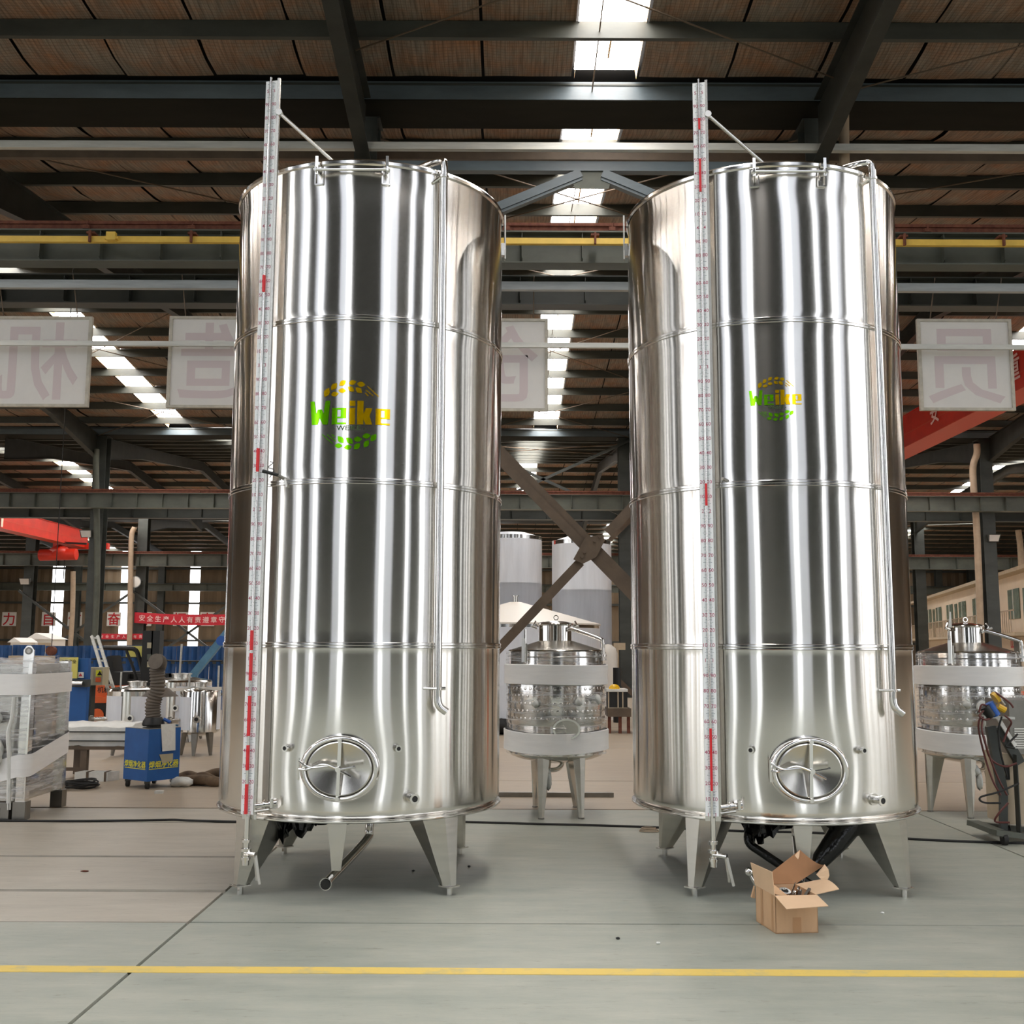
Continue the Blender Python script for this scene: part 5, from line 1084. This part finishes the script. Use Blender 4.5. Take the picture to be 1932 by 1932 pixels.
q = MB(); s0 = FP(213, 1262); q.box(s0.x - .15, s0.x + .35, FY + .2, FY + .8, s0.z - .2, s0.z - .1, 'black_rubber'); q.bar((s0.x - .1, FY + .5, s0.z - .1), (s0.x - .18, FY + .5, s0.z + .25), .5, .1, 'black_rubber', up=(1, 0, 0)); q.build('driver_seat', t)
for (x, r__) in ((186, .27), (258, .33)):
    c = FP(x, 1330); q = MB(); q.tube([(c.x, FY - .05, r__), (c.x, FY + .2, r__)], r__, 'black_rubber', 24); w_ = q.build('wheel', t); q = MB(); q.tube([(c.x, FY - .07, r__), (c.x, FY - .04, r__)], r__ * .5, 'orange', 16); q.build('hub', w_)
q = MB(); q.tube(bez([FP(196, 1222), FP(238, 1223), FP(255, 1226), FP(262, 1240), FP(273, 1284)], 6), .045, 'black', 8); q.build('roof_guard', t)
q = MB(); q.tube([FP(238, 1226), FP(252, 1262), FP(258, 1283)], .03, 'black', 8); q.build('front_post', t)
for (xa, xb) in ((271, 286), (288, 299)):
    p, r_ = FP(xa, 1190, -.1), FP(xb, 1296, -.1); q = MB(); q.box(p.x, r_.x, FY - .15, FY + .1, .1, p.z, 'black'); q.build('mast_rail', t)
for (yy) in (1218, 1240, 1254):
    p = FP(281, yy, -.2); q = MB(); q.box(p.x - .05, p.x + .03, FY - .16, FY - .15, p.z - .05, p.z + .06, 'cabinet' if yy != 1240 else 'paint_grey'); q.build('mast_label', t)
p = FP(296, 1270, -.2); q = MB(); q.box(p.x, p.x + .35, FY - .4, FY - .3, .15, p.z, 'black'); q.box(p.x + .3, p.x + .36, FY - .4, FY - .2, .1, p.z + .0, 'paint_dark'); q.build('fork_carriage', t)
p = FP(248, 1230, .3); q = MB(); q.box(p.x - .2, p.x + .2, FY + .55, FY + .56, p.z - .1, p.z + .12, 'yellow_sign'); q.build('yellow_notice', t)
q = MB(); q.box(FP(187, 1290).x, FP(300, 1290).x, FY + .1, FY + 1.0, .25, FP(200, 1296).z, 'black'); q.build('chassis', t)

t = thing('ladder', 'pale aluminium ladder leaning on the tall second-row column', 'ladder', tuple(PZ(215, 1352)))
LT1, LT2 = PY(173, 1200, 20.9), PY(184, 1200, 20.9); LB1, LB2 = PY(211, 1325, 19.4), PY(222, 1325, 19.4)
LB1 = LB1 + (LB1 - LT1) * (LB1.z / (LT1.z - LB1.z)); LB2 = LB2 + (LB2 - LT2) * (LB2.z / (LT2.z - LB2.z))
for a, b in ((LT1, LB1), (LT2, LB2)):
    q = MB(); q.bar(a, b, .05, .035, 'galvanised_pale', up=(0, 1, 0)); q.build('stile', t)
for k in range(9):
    u = .02 + k * .118; q = MB(); q.bar(LT1.lerp(LB1, u), LT2.lerp(LB2, u), .035, .03, 'galvanised_pale', up=(0, 1, 0)); q.build('rung', t)
t = thing('hoist_arm', 'light blue steel jib arm rising to the right behind the small vats', 'hoist', (PY(372, 1220, 22).x, 22, 0))
a, b = PY(350, 1292, 22), PY(432, 1190, 22)
q = MB(); q.bar(a, b, .14, .16, 'blue_arm', up=(0, 1, 0)); q.build('boom', t)
q = MB(); q.bar((a.x, 22, 0), (a.x, 22, a.z + .05), .16, .16, 'blue_arm', up=(0, 1, 0)); q.build('mast', t)
q = MB(); p = PY(370, 1266, 22); r_ = PY(366, 1290, 22); q.bar(p, r_, .1, .09, 'blue_arm', up=(0, 1, 0)); q.build('strut', t)
q = MB(); q.box(a.x - .4, a.x + .5, 21.7, 22.3, 0, .08, 'blue_arm'); q.build('base', t)
p = PY(417, 1209, 21.85); q = MB(); q.tube([p + Vector((0, .0, 0)), p + Vector((0, .14, 0))], .1, 'blue_bit', 14); q.build('sheave', t)
for px, yt, nm in ((343, 1215, 'thin pale pole standing by the blue fence'), (413, 1256, 'short white pole close to the left big tank')):
    p = PY(px, yt, 23); r_ = PY(px - (8 if px < 400 else 2), 1300, 23); q = MB(); q.tube([p, r_ + Vector((0, 0, -r_.z + 0.0)) if 0 else Vector((r_.x, 23, 0.0))], .022, 'galvanised_pale', 8); one(q, 'pole', nm, 'pole', (r_.x, 23, 0))
p = PY(97, 1228, 20); t = thing('crane_hook', 'rusty hook block hanging behind the wrapped vat at left', 'hook', tuple(p)); q = MB(); q.tube([p + Vector((0, -.06, 0)), p + Vector((0, .06, 0))], .085, 'rust', 18); q.build('pulley_block', t); q = MB(); q.tube(bez([p + Vector((0, 0, -.07)), p + Vector((.0, 0, -.14)), p + Vector((.04, 0, -.2)), p + Vector((-.01, 0, -.24)), p + Vector((-.05, 0, -.2))], 6), .014, 'steel_dim', 8); q.build('hook', t); q = MB(); q.tube([p, Vector((p.x, p.y, 9.62))], .008, 'black', 5); q.build('rope', t)
# white sheeted huts beyond the fence
for k, (xa, xb, yt, ys_) in enumerate(((20, 36, 1203, 1212), (54, 96, 1194, 1206))):
    Y = 46 + 2 * k; a, b = PY(xa, ys_, Y), PY(xb, 1230, Y); ap = PY((xa + xb) / 2 - (6 if k else 0), yt, Y); t = thing('white_hut', ('small white sheeted hut at far left beyond the blue fence', 'larger white sheeted hut with pale grid windows beyond the blue fence')[k], 'hut', (a.x, Y, 0))
    q = MB(); q.poly([(a.x, Y, 0), (b.x, Y, 0), (b.x, Y, a.z), (a.x, Y, a.z)], 'white_paint', (0, 1.5, 0)); q.build('walls', t)
    q = MB(); q.poly([(a.x - .1, Y - .1, a.z), (b.x + .1, Y - .1, a.z), (ap.x, Y - .1, ap.z)], 'white_paint', (0, 1.7, 0)); q.build('roof', t)
    for i in range(4 if k else 2):
        w_ = (b.x - a.x); q = MB(); q.box(a.x + w_ * (.42 + .14 * i) if k else a.x + w_ * (.1 + .4 * i), a.x + w_ * (.42 + .14 * i) + .15 if k else a.x + w_ * (.1 + .4 * i) + .12, Y - .02, Y, a.z - .55, a.z - .15, 'cream_dark'); q.build('window', t)
#@@RIGHT
# ------------------------------------------------------------------ right side: cream office, welding trolley, crate corner
A, B_ = Vector((31.2, 83.0, 0)), Vector((22.6, 47.5, 0)); D = (B_ - A); LN = D.length; D.normalize(); NN = Vector((D.y, -D.x, 0)); NN = NN if NN.x < 0 else -NN
t = thing('office_building', 'long two-storey cream office building with walkway, along the right background', 'building', ((A.x + B_.x) / 2, (A.y + B_.y) / 2, 0))
ZT_ = 5.05
q = MB(); q.poly([A, B_ + D * 4, B_ + D * 4 + Vector((0, 0, ZT_)), A + Vector((0, 0, ZT_))], 'cream', -NN * .3); q.build('wall', t)
q = MB(); a = A + NN * .25; b = B_ + D * 4 + NN * .25; q.bar(a + Vector((0, 0, ZT_)), b + Vector((0, 0, ZT_)), .7, .16, 'cream_dark'); q.build('roof_edge', t)
q = MB(); q.bar(A + NN * .6 + Vector((0, 0, 2.25)), B_ + D * 4 + NN * .6 + Vector((0, 0, 2.25)), 1.2, .14, 'cream_dark'); q.build('walkway', t)
q = MB(); q.bar(A + NN * 1.2 + Vector((0, 0, 3.22)), B_ + D * 4 + NN * 1.2 + Vector((0, 0, 3.22)), .05, .05, 'duct_beige'); rl = q.build('railing', t)
n = int((LN + 4) / .42)
for k in range(min(n, 96)):
    p = A + NN * 1.2 + D * (k * .42); q = MB(); q.bar(p + Vector((0, 0, 2.3)), p + Vector((0, 0, 3.2)), .03, .03, 'duct_beige', up=(0, 1, 0)); q.build('baluster', rl)
for k in range(8):
    u = 1.5 + k * 4.6
    p = A + NN * .02 + D * u; q = MB(); q.poly([p + Vector((0, 0, 3.0)), p + D * 2.3 + Vector((0, 0, 3.0)), p + D * 2.3 + Vector((0, 0, 4.35)), p + Vector((0, 0, 4.35))], 'window_green', NN * .03); w_ = q.build('window', t)
    q = MB(); q.poly([p + D * 1.12 + Vector((0, 0, 3.0)), p + D * 1.2 + Vector((0, 0, 3.0)), p + D * 1.2 + Vector((0, 0, 4.35)), p + D * 1.12 + Vector((0, 0, 4.35))], 'white_paint', NN * .06); q.build('window_bar', w_)
    if k % 2: p = A + NN * .02 + D * (u + 3.1); q = MB(); q.poly([p + Vector((0, 0, 2.3)), p + D * .8 + Vector((0, 0, 2.3)), p + D * .8 + Vector((0, 0, 4.3)), p + Vector((0, 0, 4.3))], 'window_green', NN * .03); q.build('door', t)
for px, ch in ((1912, '出'), (1878, '支'), (1836, '效'), (1744, '诚'), (1726, '信')):
    d = ray(px, 1208); k = (A - EYE).dot(NN) / d.dot(NN); p = EYE + d * k + NN * .05
    q = MB(); q.text(ch, .85, (p.x, p.y, p.z - .32), tuple(D), (0, 0, 1), 'red_paint', depth=.01); q.build('red_character', t)
p = A + D * (LN * .80) + NN * .05; q = MB(); q.poly([p + Vector((0, 0, 2.7)), p + D * 1.7 + Vector((0, 0, 2.7)), p + D * 1.7 + Vector((0, 0, 4.5)), p + Vector((0, 0, 4.5))], 'board_face', NN * .05); nb = q.build('notice_board', t)
for z0_, z1_, m_ in ((4.15, 4.35, 'red_paint'), (3.65, 3.70, 'blue_bit'), (3.25, 3.30, 'blue_bit'), (2.78, 2.86, 'red_paint')):
    q = MB(); p1 = p + NN * .06; q.poly([p1 + Vector((0, 0, z0_)), p1 + D * 1.65 + Vector((0, 0, z0_)), p1 + D * 1.65 + Vector((0, 0, z1_)), p1 + Vector((0, 0, z1_))], m_, NN * .01); q.build('stripe', nb)
q = MB()
for z_ in (1.0,): q.poly([A + NN * .03 + D * (LN - 2) + Vector((0, 0, .0)), A + NN * .03 + D * (LN - .9) + Vector((0, 0, .0)), A + NN * .03 + D * (LN - .9) + Vector((0, 0, 2.0)), A + NN * .03 + D * (LN - 2) + Vector((0, 0, 2.0))], 'paint_grey', NN * .03)
q.build('door', t)

# welding trolley at the right edge
WY = 9.35
def WP(x, y, dy=0): return PY(x, y, WY + dy)
t = thing('welding_trolley', 'welding trolley with wire feeder and brown cables at the right edge', 'machine', (4.35, WY, 0))
q = MB(); a, b = WP(1873, 1570), WP(1932, 1592); q.bar(a, b + Vector((.5, .2, -.01)), .10, .045, 'paint_grey'); q.bar(a + Vector((.0, .45, 0)), b + Vector((.5, .6, 0)), .10, .045, 'paint_grey'); q.box(a.x, a.x + .10, WY, WY + .5, a.z - .022, a.z + .02, 'paint_grey'); q.build('base_frame', t)
for (x_, dy) in ((1895, 0), (1900, .45)):
    c = WP(x_, 1586, dy); r_ = max(.04, .048); q = MB(); q.tube([(c.x - .018, WY + dy, r_), (c.x + .018, WY + dy, r_)], r_, 'black_rubber', 18); w_ = q.build('castor', t); q = MB(); q.box(c.x - .025, c.x + .025, WY + dy - .02, WY + dy + .02, r_ + .01, a.z, 'paint_grey'); q.build('fork', w_)
q = MB(); q.bar((WP(1893, 1565, .1).x, WY + .1, a.z), WP(1893, 1490, .1), .06, .045, 'paint_dark', up=(0, 1, 0)); q.bar(WP(1893, 1500, .1), WP(1868, 1370, .1), .075, .05, 'paint_dark', up=(0, 1, 0)); q.build('post', t)
q = MB(); q.bar(WP(1884, 1370, .1), WP(1924, 1440, .1), .08, .05, 'paint_dark', up=(0, 1, 0)); q.bar(WP(1880, 1350, .05), WP(1916, 1408, .05), .03, .02, 'white_paint', up=(0, 1, 0)); q.build('strut', t)
q = MB(); q.bar(WP(1850, 1352), WP(1914, 1355), .02, .02, 'galvanised_pale', up=(0, 1, 0)); q.build('hanger_rail', t)
q = MB(); p0, p1 = WP(1911, 1322), WP(1932, 1425); q.box(p0.x, p1.x + .45, WY + .08, WY + .55, p1.z, p0.z, 'steel_dim'); bx = q.build('power_source', t)
for k in range(9):
    q = MB(); z = WP(1920, 1376 + k * 4.5).z; q.box(p0.x + .03, p1.x + .3, WY + .065, WY + .08, z - .006, z + .003, 'white_paint'); q.build('vent_louvre', bx)
q = MB(); p0, p1 = WP(1905, 1425), WP(1932, 1560); q.box(p0.x, p1.x + .4, WY + .12, WY + .5, p1.z, p0.z, 'cream_dark'); q.build('lower_cabinet', t)
q = MB(); p0, p1 = WP(1908, 1446), WP(1917, 1474); q.box(p0.x, p1.x, WY + .11, WY + .12, p1.z, p0.z, 'black'); q.build('vent_grille', t)
q = MB(); p0, p1 = WP(1920, 1425), WP(1930, 1580); q.box(p0.x, p1.x, WY + .02, WY + .1, p1.z, p0.z, 'paint_dark'); q.build('upright', t)
q = MB(); q.tube([WP(1857, 1333), WP(1870, 1352)], .045, 'black', 12); q.tube([WP(1866, 1326), WP(1880, 1350)], .035, 'blue_bit', 12); q.tube([WP(1876, 1318), WP(1881, 1314)], .05, 'yellow_helmet', 14); q.tube([WP(1882, 1332), WP(1896, 1340)], .03, 'yellow_helmet', 10); q.bar(WP(1880, 1308), WP(1896, 1330), .012, .02, 'galvanised_pale', up=(0, 1, 0)); q.build('wire_feeder', t)
rnd = random.Random(11)
for k, pts in enumerate((((1851, 1350), (1846, 1372), (1856, 1420), (1872, 1470), (1888, 1500)), ((1855, 1352), (1853, 1380), (1868, 1430), (1884, 1470), (1900, 1500)), ((1890, 1352), (1884, 1378), (1888, 1420), (1900, 1465)), ((1896, 1350), (1908, 1362), (1902, 1376), (1893, 1400)), ((1856, 1388), (1868, 1430), (1895, 1446), (1918, 1440)), ((1922, 1478), (1885, 1494), (1850, 1504), (1856, 1514), (1888, 1515)), ((1902, 1515), (1884, 1535), (1878, 1550), (1905, 1552)), ((1847, 1344), (1852, 1330), (1862, 1334), (1848, 1350), (1860, 1358), (1874, 1352)), ((1920, 1385), (1905, 1400), (1898, 1408), (1914, 1412)), ((1912, 1335), (1904, 1325), (1886, 1312), (1878, 1306)))):
    q = MB(); q.tube(bez([WP(x_, y_, -.03 + rnd.uniform(-.03, .03)) for x_, y_ in pts], 7), .0085, 'cable_red' if k % 3 != 2 else 'black_rubber', 8); q.build('cable', t)
# orange crate and red bits behind it
q = MB(); a, b = PY(1918, 1305, 14), PY(1945, 1318, 14); q.box(a.x, b.x, 14, 14.4, 0, a.z, 'orange'); one(q, 'orange_bin', 'orange bin top at the right edge behind the welding trolley', 'bin', (a.x, 14, 0))
# crates and helmet in the gap
GY = 21.0
t = thing('black_crate', 'black crate with pale wooden battens on a brown bench, in the gap', 'crate', (PY(1168, 1220, GY).x, GY, 0))
a, b = PY(1148, 1304, GY), PY(1184, 1336, GY); q = MB(); q.box(a.x, b.x, GY, GY + .5, b.z, a.z, 'black'); q.build('box', t)
for i in range(5):
    x_ = a.x + (b.x - a.x) * (i / 4 if i < 4 else .45); q = MB(); q.box(x_ - .012, x_ + .012, GY - .015, GY, b.z, a.z, 'cream_dark') if i in (0, 2, 3) else q.box(a.x, b.x, GY - .015, GY, (a.z if i == 1 else b.z) - .015, (a.z if i == 1 else b.z) + .01, 'cream_dark'); q.build('batten', t)
q = MB(); a2, b2 = PY(1144, 1300, GY), PY(1184, 1305, GY); q.box(a2.x, b2.x, GY - .05, GY + .55, b2.z, a2.z, 'bag_white'); q.build('cover_sheet', t)
t2 = thing('bench', 'brown steel bench carrying the black crate, in the gap', 'bench', (PY(1168, 1220, GY).x, GY, 0))
a3, b3 = PY(1146, 1336, GY), PY(1190, 1352, GY); q = MB(); q.box(a3.x, b3.x, GY - .1, GY + .6, b3.z, a3.z, 'brown_steel'); q.build('bench_box', t2)
for x_ in (1150, 1170, 1186):
    p = PY(x_, 1352, GY); q = MB(); q.box(p.x - .03, p.x + .03, GY, GY + .06, 0, b3.z, 'rust'); q.build('leg', t2)
p = PY(1160, 1302, GY); q = MB(); q.lathe([(.15, p.z), (.135, p.z + .01), (.11, p.z + .015), (.105, p.z + .05), (.075, p.z + .09), (.03, p.z + .108), (0, p.z + .11)], 'yellow_helmet', 24, (p.x, GY + .1)); one(q, 'safety_helmet', 'yellow safety helmet lying on the black crate in the gap', 'helmet', (p.x, GY + .1, p.z))
p = PY(1164, 1255, 24); q = MB(); q.tube([(p.x, 24, 0.0), (p.x, 24, PY(0, 1255, 24).z)], .09, 'black', 16); one(q, 'dark_drum', 'dark upright cylinder behind the black crate in the gap', 'drum', (p.x, 24, 0))
t = thing('pale_vessel', 'pale round-topped vessel half hidden by the middle silo', 'tank', (PY(1147, 1220, 25).x, 25, 0)); c = PY(1147, 1220, 25); q = MB(); q.lathe([(.2, .0), (.22, 1.5), (.18, 1.62), (.08, 1.7), (0, 1.72)], 'cone_white', 24, (c.x, 25)); q.build('body', t)
q = MB(); a, b = PY(1158, 1213, 34), PY(1180, 1226, 34); q.box(a.x, b.x, 34, 34.05, b.z, a.z, 'cream_dark'); q.box(a.x + .1, a.x + .14, 34, 34.05, 0, b.z, 'cream_dark'); one(q, 'notice_stand', 'pale notice stand at the left edge of the right big tank', 'sign', (a.x, 34, 0))
q = MB(); p = PZ(945, 1385); blob(q, (p.x, p.y, .14), (.3, .3, .14), 'black_rubber', 3, 8, .2); one(q, 'dark_sack', 'dark sack on the floor at the right edge of the left big tank', 'sack', (p.x, p.y, 0))
# cables on the floor
q = MB(); P = [PZ(x_, y_) for x_, y_ in ((860, 1552), (1000, 1556), (1120, 1559), (1240, 1563), (1400, 1570), (1500, 1572), (1640, 1578), (1720, 1585), (1830, 1590), (1960, 1594))]
q.tube(bez([p + Vector((0, 0, .009)) for p in P], 5), .011, 'black_rubber', 8); one(q, 'floor_cable', 'black cable lying across the floor behind both big tanks', 'cable', tuple(P[0]))
q = MB(); P = [PZ(x_, y_) for x_, y_ in ((-60, 1549), (100, 1551), (240, 1550), (300, 1549), (330, 1548.5), (360, 1550), (470, 1553))]
q.tube(bez([p + Vector((0, 0, .009)) for p in P], 5), .011, 'black_rubber', 8); one(q, 'floor_cable', 'black cable lying on the floor at left in front of the wrapped vat', 'cable', tuple(P[0]))
c = PZ(1225, 1569); t = thing('cord_coil', 'small coil of pale cord on the floor left of the right big tank', 'cord', tuple(c))
for k in range(3): q = MB(); q.tube([(c.x + .09 * math.cos(a) * (1 - .15 * k), c.y + .06 * math.sin(a) + .02 * k, .008 + .008 * k) for a in [2 * math.pi * i / 18 for i in range(19)]], .005, 'duct_beige', 6); q.build('cord_turn', t)
q = MB(); p = PY(1222, 1530, 11.6); q.tube(bez([(p.x, 11.6, .42), (p.x + .03, 11.5, .3), (p.x + .06, 11.4, .12), (p.x + .11, 11.2, .02)], 8), .035, 'galvanised', 12); one(q, 'grey_hose', 'thick grey hose end beside the rear leg of the right big tank', 'hose', (p.x, 11.5, .02))

# ------------------------------------------------------------------ cardboard box with fittings
BF, BR, BL = PZ(1464, 1762), PZ(1544, 1760), PZ(1427, 1738)
ex = (BR - BF); W_ = ex.length; ex.normalize(); ey = Vector((-ex.y, ex.x, 0)); ey = (BL - BF); DP = ey.length * 1.0; ey.normalize()
bo = thing('cardboard_box', 'open cardboard box of steel fittings on the floor in front of the right big tank', 'box', tuple(BF))
BH = (PY(1466, 1690, BF.y).z)
def Bx(u, v, z): return BF + ex * u + ey * v + Vector((0, 0, z))
TK = .005
q = MB(); q.poly([Bx(0, 0, 0), Bx(W_, 0, 0), Bx(W_, DP, 0), Bx(0, DP, 0)], 'cardboard', (0, 0, TK)); q.build('bottom', bo)
for nm, a, b, inn in (('front', (0, 0), (W_, 0), ey), ('right', (W_, 0), (W_, DP), -ex), ('back', (W_, DP), (0, DP), -ey), ('left', (0, DP), (0, 0), ex)):
    q = MB(); q.poly([Bx(*a, 0), Bx(*b, 0), Bx(*b, BH), Bx(*a, BH)], 'cardboard', inn * TK); q.build('side_panel', bo)
q = MB(); q.poly([Bx(W_ * .40, -.0015, .001), Bx(W_ * .60, -.0015, .001), Bx(W_ * .60, -.0015, .09), Bx(W_ * .40, -.0015, .09)], 'tape'); q.build('tape', bo)
for v0, v1 in ((.10, .20), (.62, .74)):
    q = MB(); q.poly([Bx(-.0015, DP * v0, .001), Bx(-.0015, DP * v1, .001), Bx(-.0015, DP * v1, BH), Bx(-.0015, DP * v0, BH)], 'tape'); q.build('tape', bo)
# flaps
def flap(pts, m, name='flap', n=6, bend=0.0, bdir=Vector((0, 0, 1))):
    a, b, c, d = [Vector(p) for p in pts]; vs = []; fs = []
    for j in range(n + 1):
        v = j / n
        for i in range(n + 1):
            u = i / n; p = (a.lerp(b, u)).lerp(d.lerp(c, u), v) + bdir * (bend * 4 * u * (1 - u) * v); vs.append(p)
    for j in range(n):
        for i in range(n): k = j * (n + 1) + i; fs.append((k, k + 1, k + n + 2, k + n + 1))
    nn = (b - a).cross(d - a).normalized() * .004; m0 = len(vs); vs2 = [Vector(v) + nn for v in vs]
    q = MB(); q.add(vs, fs, m, True); q.add(vs2, [f[::-1] for f in fs], m, True)
    edge = [i for i in range(n + 1)] + [(j + 1) * (n + 1) - 1 for j in range(1, n + 1)] + [n * (n + 1) + i for i in range(n - 1, -1, -1)] + [j * (n + 1) for j in range(n - 1, 0, -1)]
    q.add([vs[i] for i in edge] + [vs2[i] for i in edge], [(i, (i + 1) % len(edge), len(edge) + (i + 1) % len(edge), len(edge) + i) for i in range(len(edge))], m)
    return q.build(name, bo)
def YB(x, y, Y): return PY(x, y, Y)
flap([Bx(0, 0, BH), Bx(W_, 0, BH), YB(1563, 1709, BF.y - .16), YB(1484, 1715, BF.y - .14)], 'cardboard_light')
flap([Bx(0, DP, BH), Bx(0, 0, BH), YB(1457.5, 1645, BF.y + .0), YB(1417, 1627, BL.y + .02)], 'cardboard_light')
flap([Bx(W_, 0.02, BH), Bx(W_, DP, BH), YB(1548, 1659, BR.y + .26), YB(1583, 1677, BR.y + .05)], 'cardboard_light', bend=.02)
flap([Bx(0, DP, BH), Bx(W_, DP, BH), YB(1556, 1632, BL.y + .24), YB(1509, 1604, BL.y + .22)], 'cardboard_in', bend=-.06, bdir=Vector((0, 1, .3)), n=10)
q = MB(); P = [YB(1489, 1625, BL.y + .17), YB(1509, 1604, BL.y + .19), YB(1508, 1616, BL.y + .165), YB(1503, 1630, BL.y + .15), YB(1497, 1637, BL.y + .14), YB(1493, 1634, BL.y + .15)]; q.poly(P, 'cardboard_light', (0, .004, 0)); q.build('folded_corner', bo)
q = MB(); P = [YB(1540, 1650, BL.y + .18), YB(1556, 1631, BL.y + .22), YB(1563, 1640, BL.y + .2), YB(1565, 1652, BL.y + .19), YB(1560, 1664, BL.y + .18), YB(1548, 1658, BL.y + .17)]; q.poly(P, 'cardboard_light', (0, .004, 0)); q.build('folded_corner', bo)
q = MB(); P = [Bx(.01, .04, BH), Bx(.01, DP * .8, BH + .01), Bx(W_ * .22, DP * .75, BH + .035), Bx(W_ * .4, .04, BH - .02)]; q.poly(P, 'cardboard', (0, 0, .004)); q.build('inner_flap', bo)
q = MB(); P = [YB(1418, 1694, BL.y + .03), YB(1424, 1672, BL.y + .03), YB(1425, 1695, BL.y + .03)]; q.poly(P, 'cardboard', (0, .03, 0)); q.build('torn_piece', bo)
# fittings in the box
def fit(name, label, mb, cat): o = one(mb, name, label, cat, tuple(Bx(W_ * .5, DP * .4, BH * .6))); return o
q = MB(); c = Bx(W_ * .42, DP * .40, BH - .015); q.ring(c, (0.1, -.35, .9), .034, .021, .02, 'steel_polished', 24); q.disc(c, (0.1, -.35, .9), .022, 'black', 20); q.tube([c, c + Vector((0, .02, -.10))], .024, 'steel_polished', 14); fit('pipe_fitting', 'round steel ferrule with black bore sticking out of the cardboard box', q, 'fitting')
q = MB(); c = Bx(W_ * .50, DP * .30, BH - .03); q.tube([c, c + Vector((.035, .0, .085))], .005, 'steel_polished', 8); q.tube([c + Vector((0, 0, -.06)), c], .012, 'steel_polished', 10); fit('valve_lever', 'thin steel lever pointing up out of the cardboard box', q, 'lever')
q = MB(); c = Bx(W_ * .72, DP * .35, BH - .05); q.tube([c, c + Vector((.012, 0, .06))], .014, 'steel_dim', 10); q.tube([c + Vector((.012, 0, .05)), c + Vector((.0, -.02, .075))], .009, 'steel_polished', 8); q.tube([c + Vector((-.02, 0, .01)), c + Vector((-.005, -.01, .06))], .006, 'steel_polished', 8); fit('butterfly_valve', 'dark steel valve body standing in the cardboard box', q, 'valve')
q = MB(); c = Bx(W_ * .82, DP * .3, BH - .04); q.bar(c, c + Vector((.045, .02, .055)), .022, .006, 'steel_dim'); fit('steel_plate', 'flat dark steel strip leaning in the right of the cardboard box', q, 'strip')
q = MB(); c = Bx(W_ * .55, DP * .55, BH - .06); q.tube([c, c + Vector((.06, .02, .03))], .022, 'steel_polished', 12); q.tube([c + Vector((-.05, 0, 0)), c + Vector((-.05, .04, .03))], .02, 'steel_dim', 12); q.tube([c + Vector((.02, -.03, .02)), c + Vector((.04, -.04, .045))], .012, 'steel_polished', 10)
fit('loose_fittings', 'jumble of steel pipe ends at the bottom of the cardboard box', q, 'fitting')
# ball valve standing behind the box at its left
p = PZ(1443, 1704); p = Vector((p.x, p.y, 0)); zc = PY(1413, 1645, p.y).z; p.x = PY(1413, 1645, p.y).x
t = thing('ball_valve', 'shiny steel valve leaning behind the left flap of the cardboard box', 'valve', tuple(p))
bb_ = PZ(1443, 1704); q = MB(); q.tube([bb_ + Vector((0, 0, .012)), Vector((p.x, p.y, zc - .01))], .010, 'steel_polished', 12); q.tube([bb_ + Vector((-.02, 0, .016)), bb_ + Vector((.03, 0, .016))], .016, 'steel_polished', 16); q.build('stem', t)
q = MB(); blob(q, (p.x, p.y, zc), (.027, .024, .027), 'steel_polished', 1, 10, .04); q.build('ball', t)
q = MB(); q.tube([(p.x + .01, p.y, zc), (p.x + .06, p.y, zc - .02)], .012, 'steel_polished', 12); q.build('side_arm', t)
# crumbs on the floor
for k, (x_, y_, m_, nm) in enumerate(((1242, 1781, 'bag_white', 'small white chip on the floor left of the cardboard box'), (1665, 1724, 'bag_white', 'small white chip on the floor right of the cardboard box'), (1166, 1772, 'black', 'small dark crumb on the floor between the two big tanks'), (885, 1636, 'black', 'small dark crumb on the floor right of the left big tank'), (160, 1645, 'rust', 'small brown scrap on the floor at left'), (780, 1500 + 144, 'black', 'small dark crumb under the left big tank'))):
    p = PZ(x_, y_); q = MB(); blob(q, (p.x, p.y, .006), (.012 if k != 4 else .03, .009, .006), m_, k, 6, .2); one(q, 'floor_chip', nm, 'scrap', tuple(p))
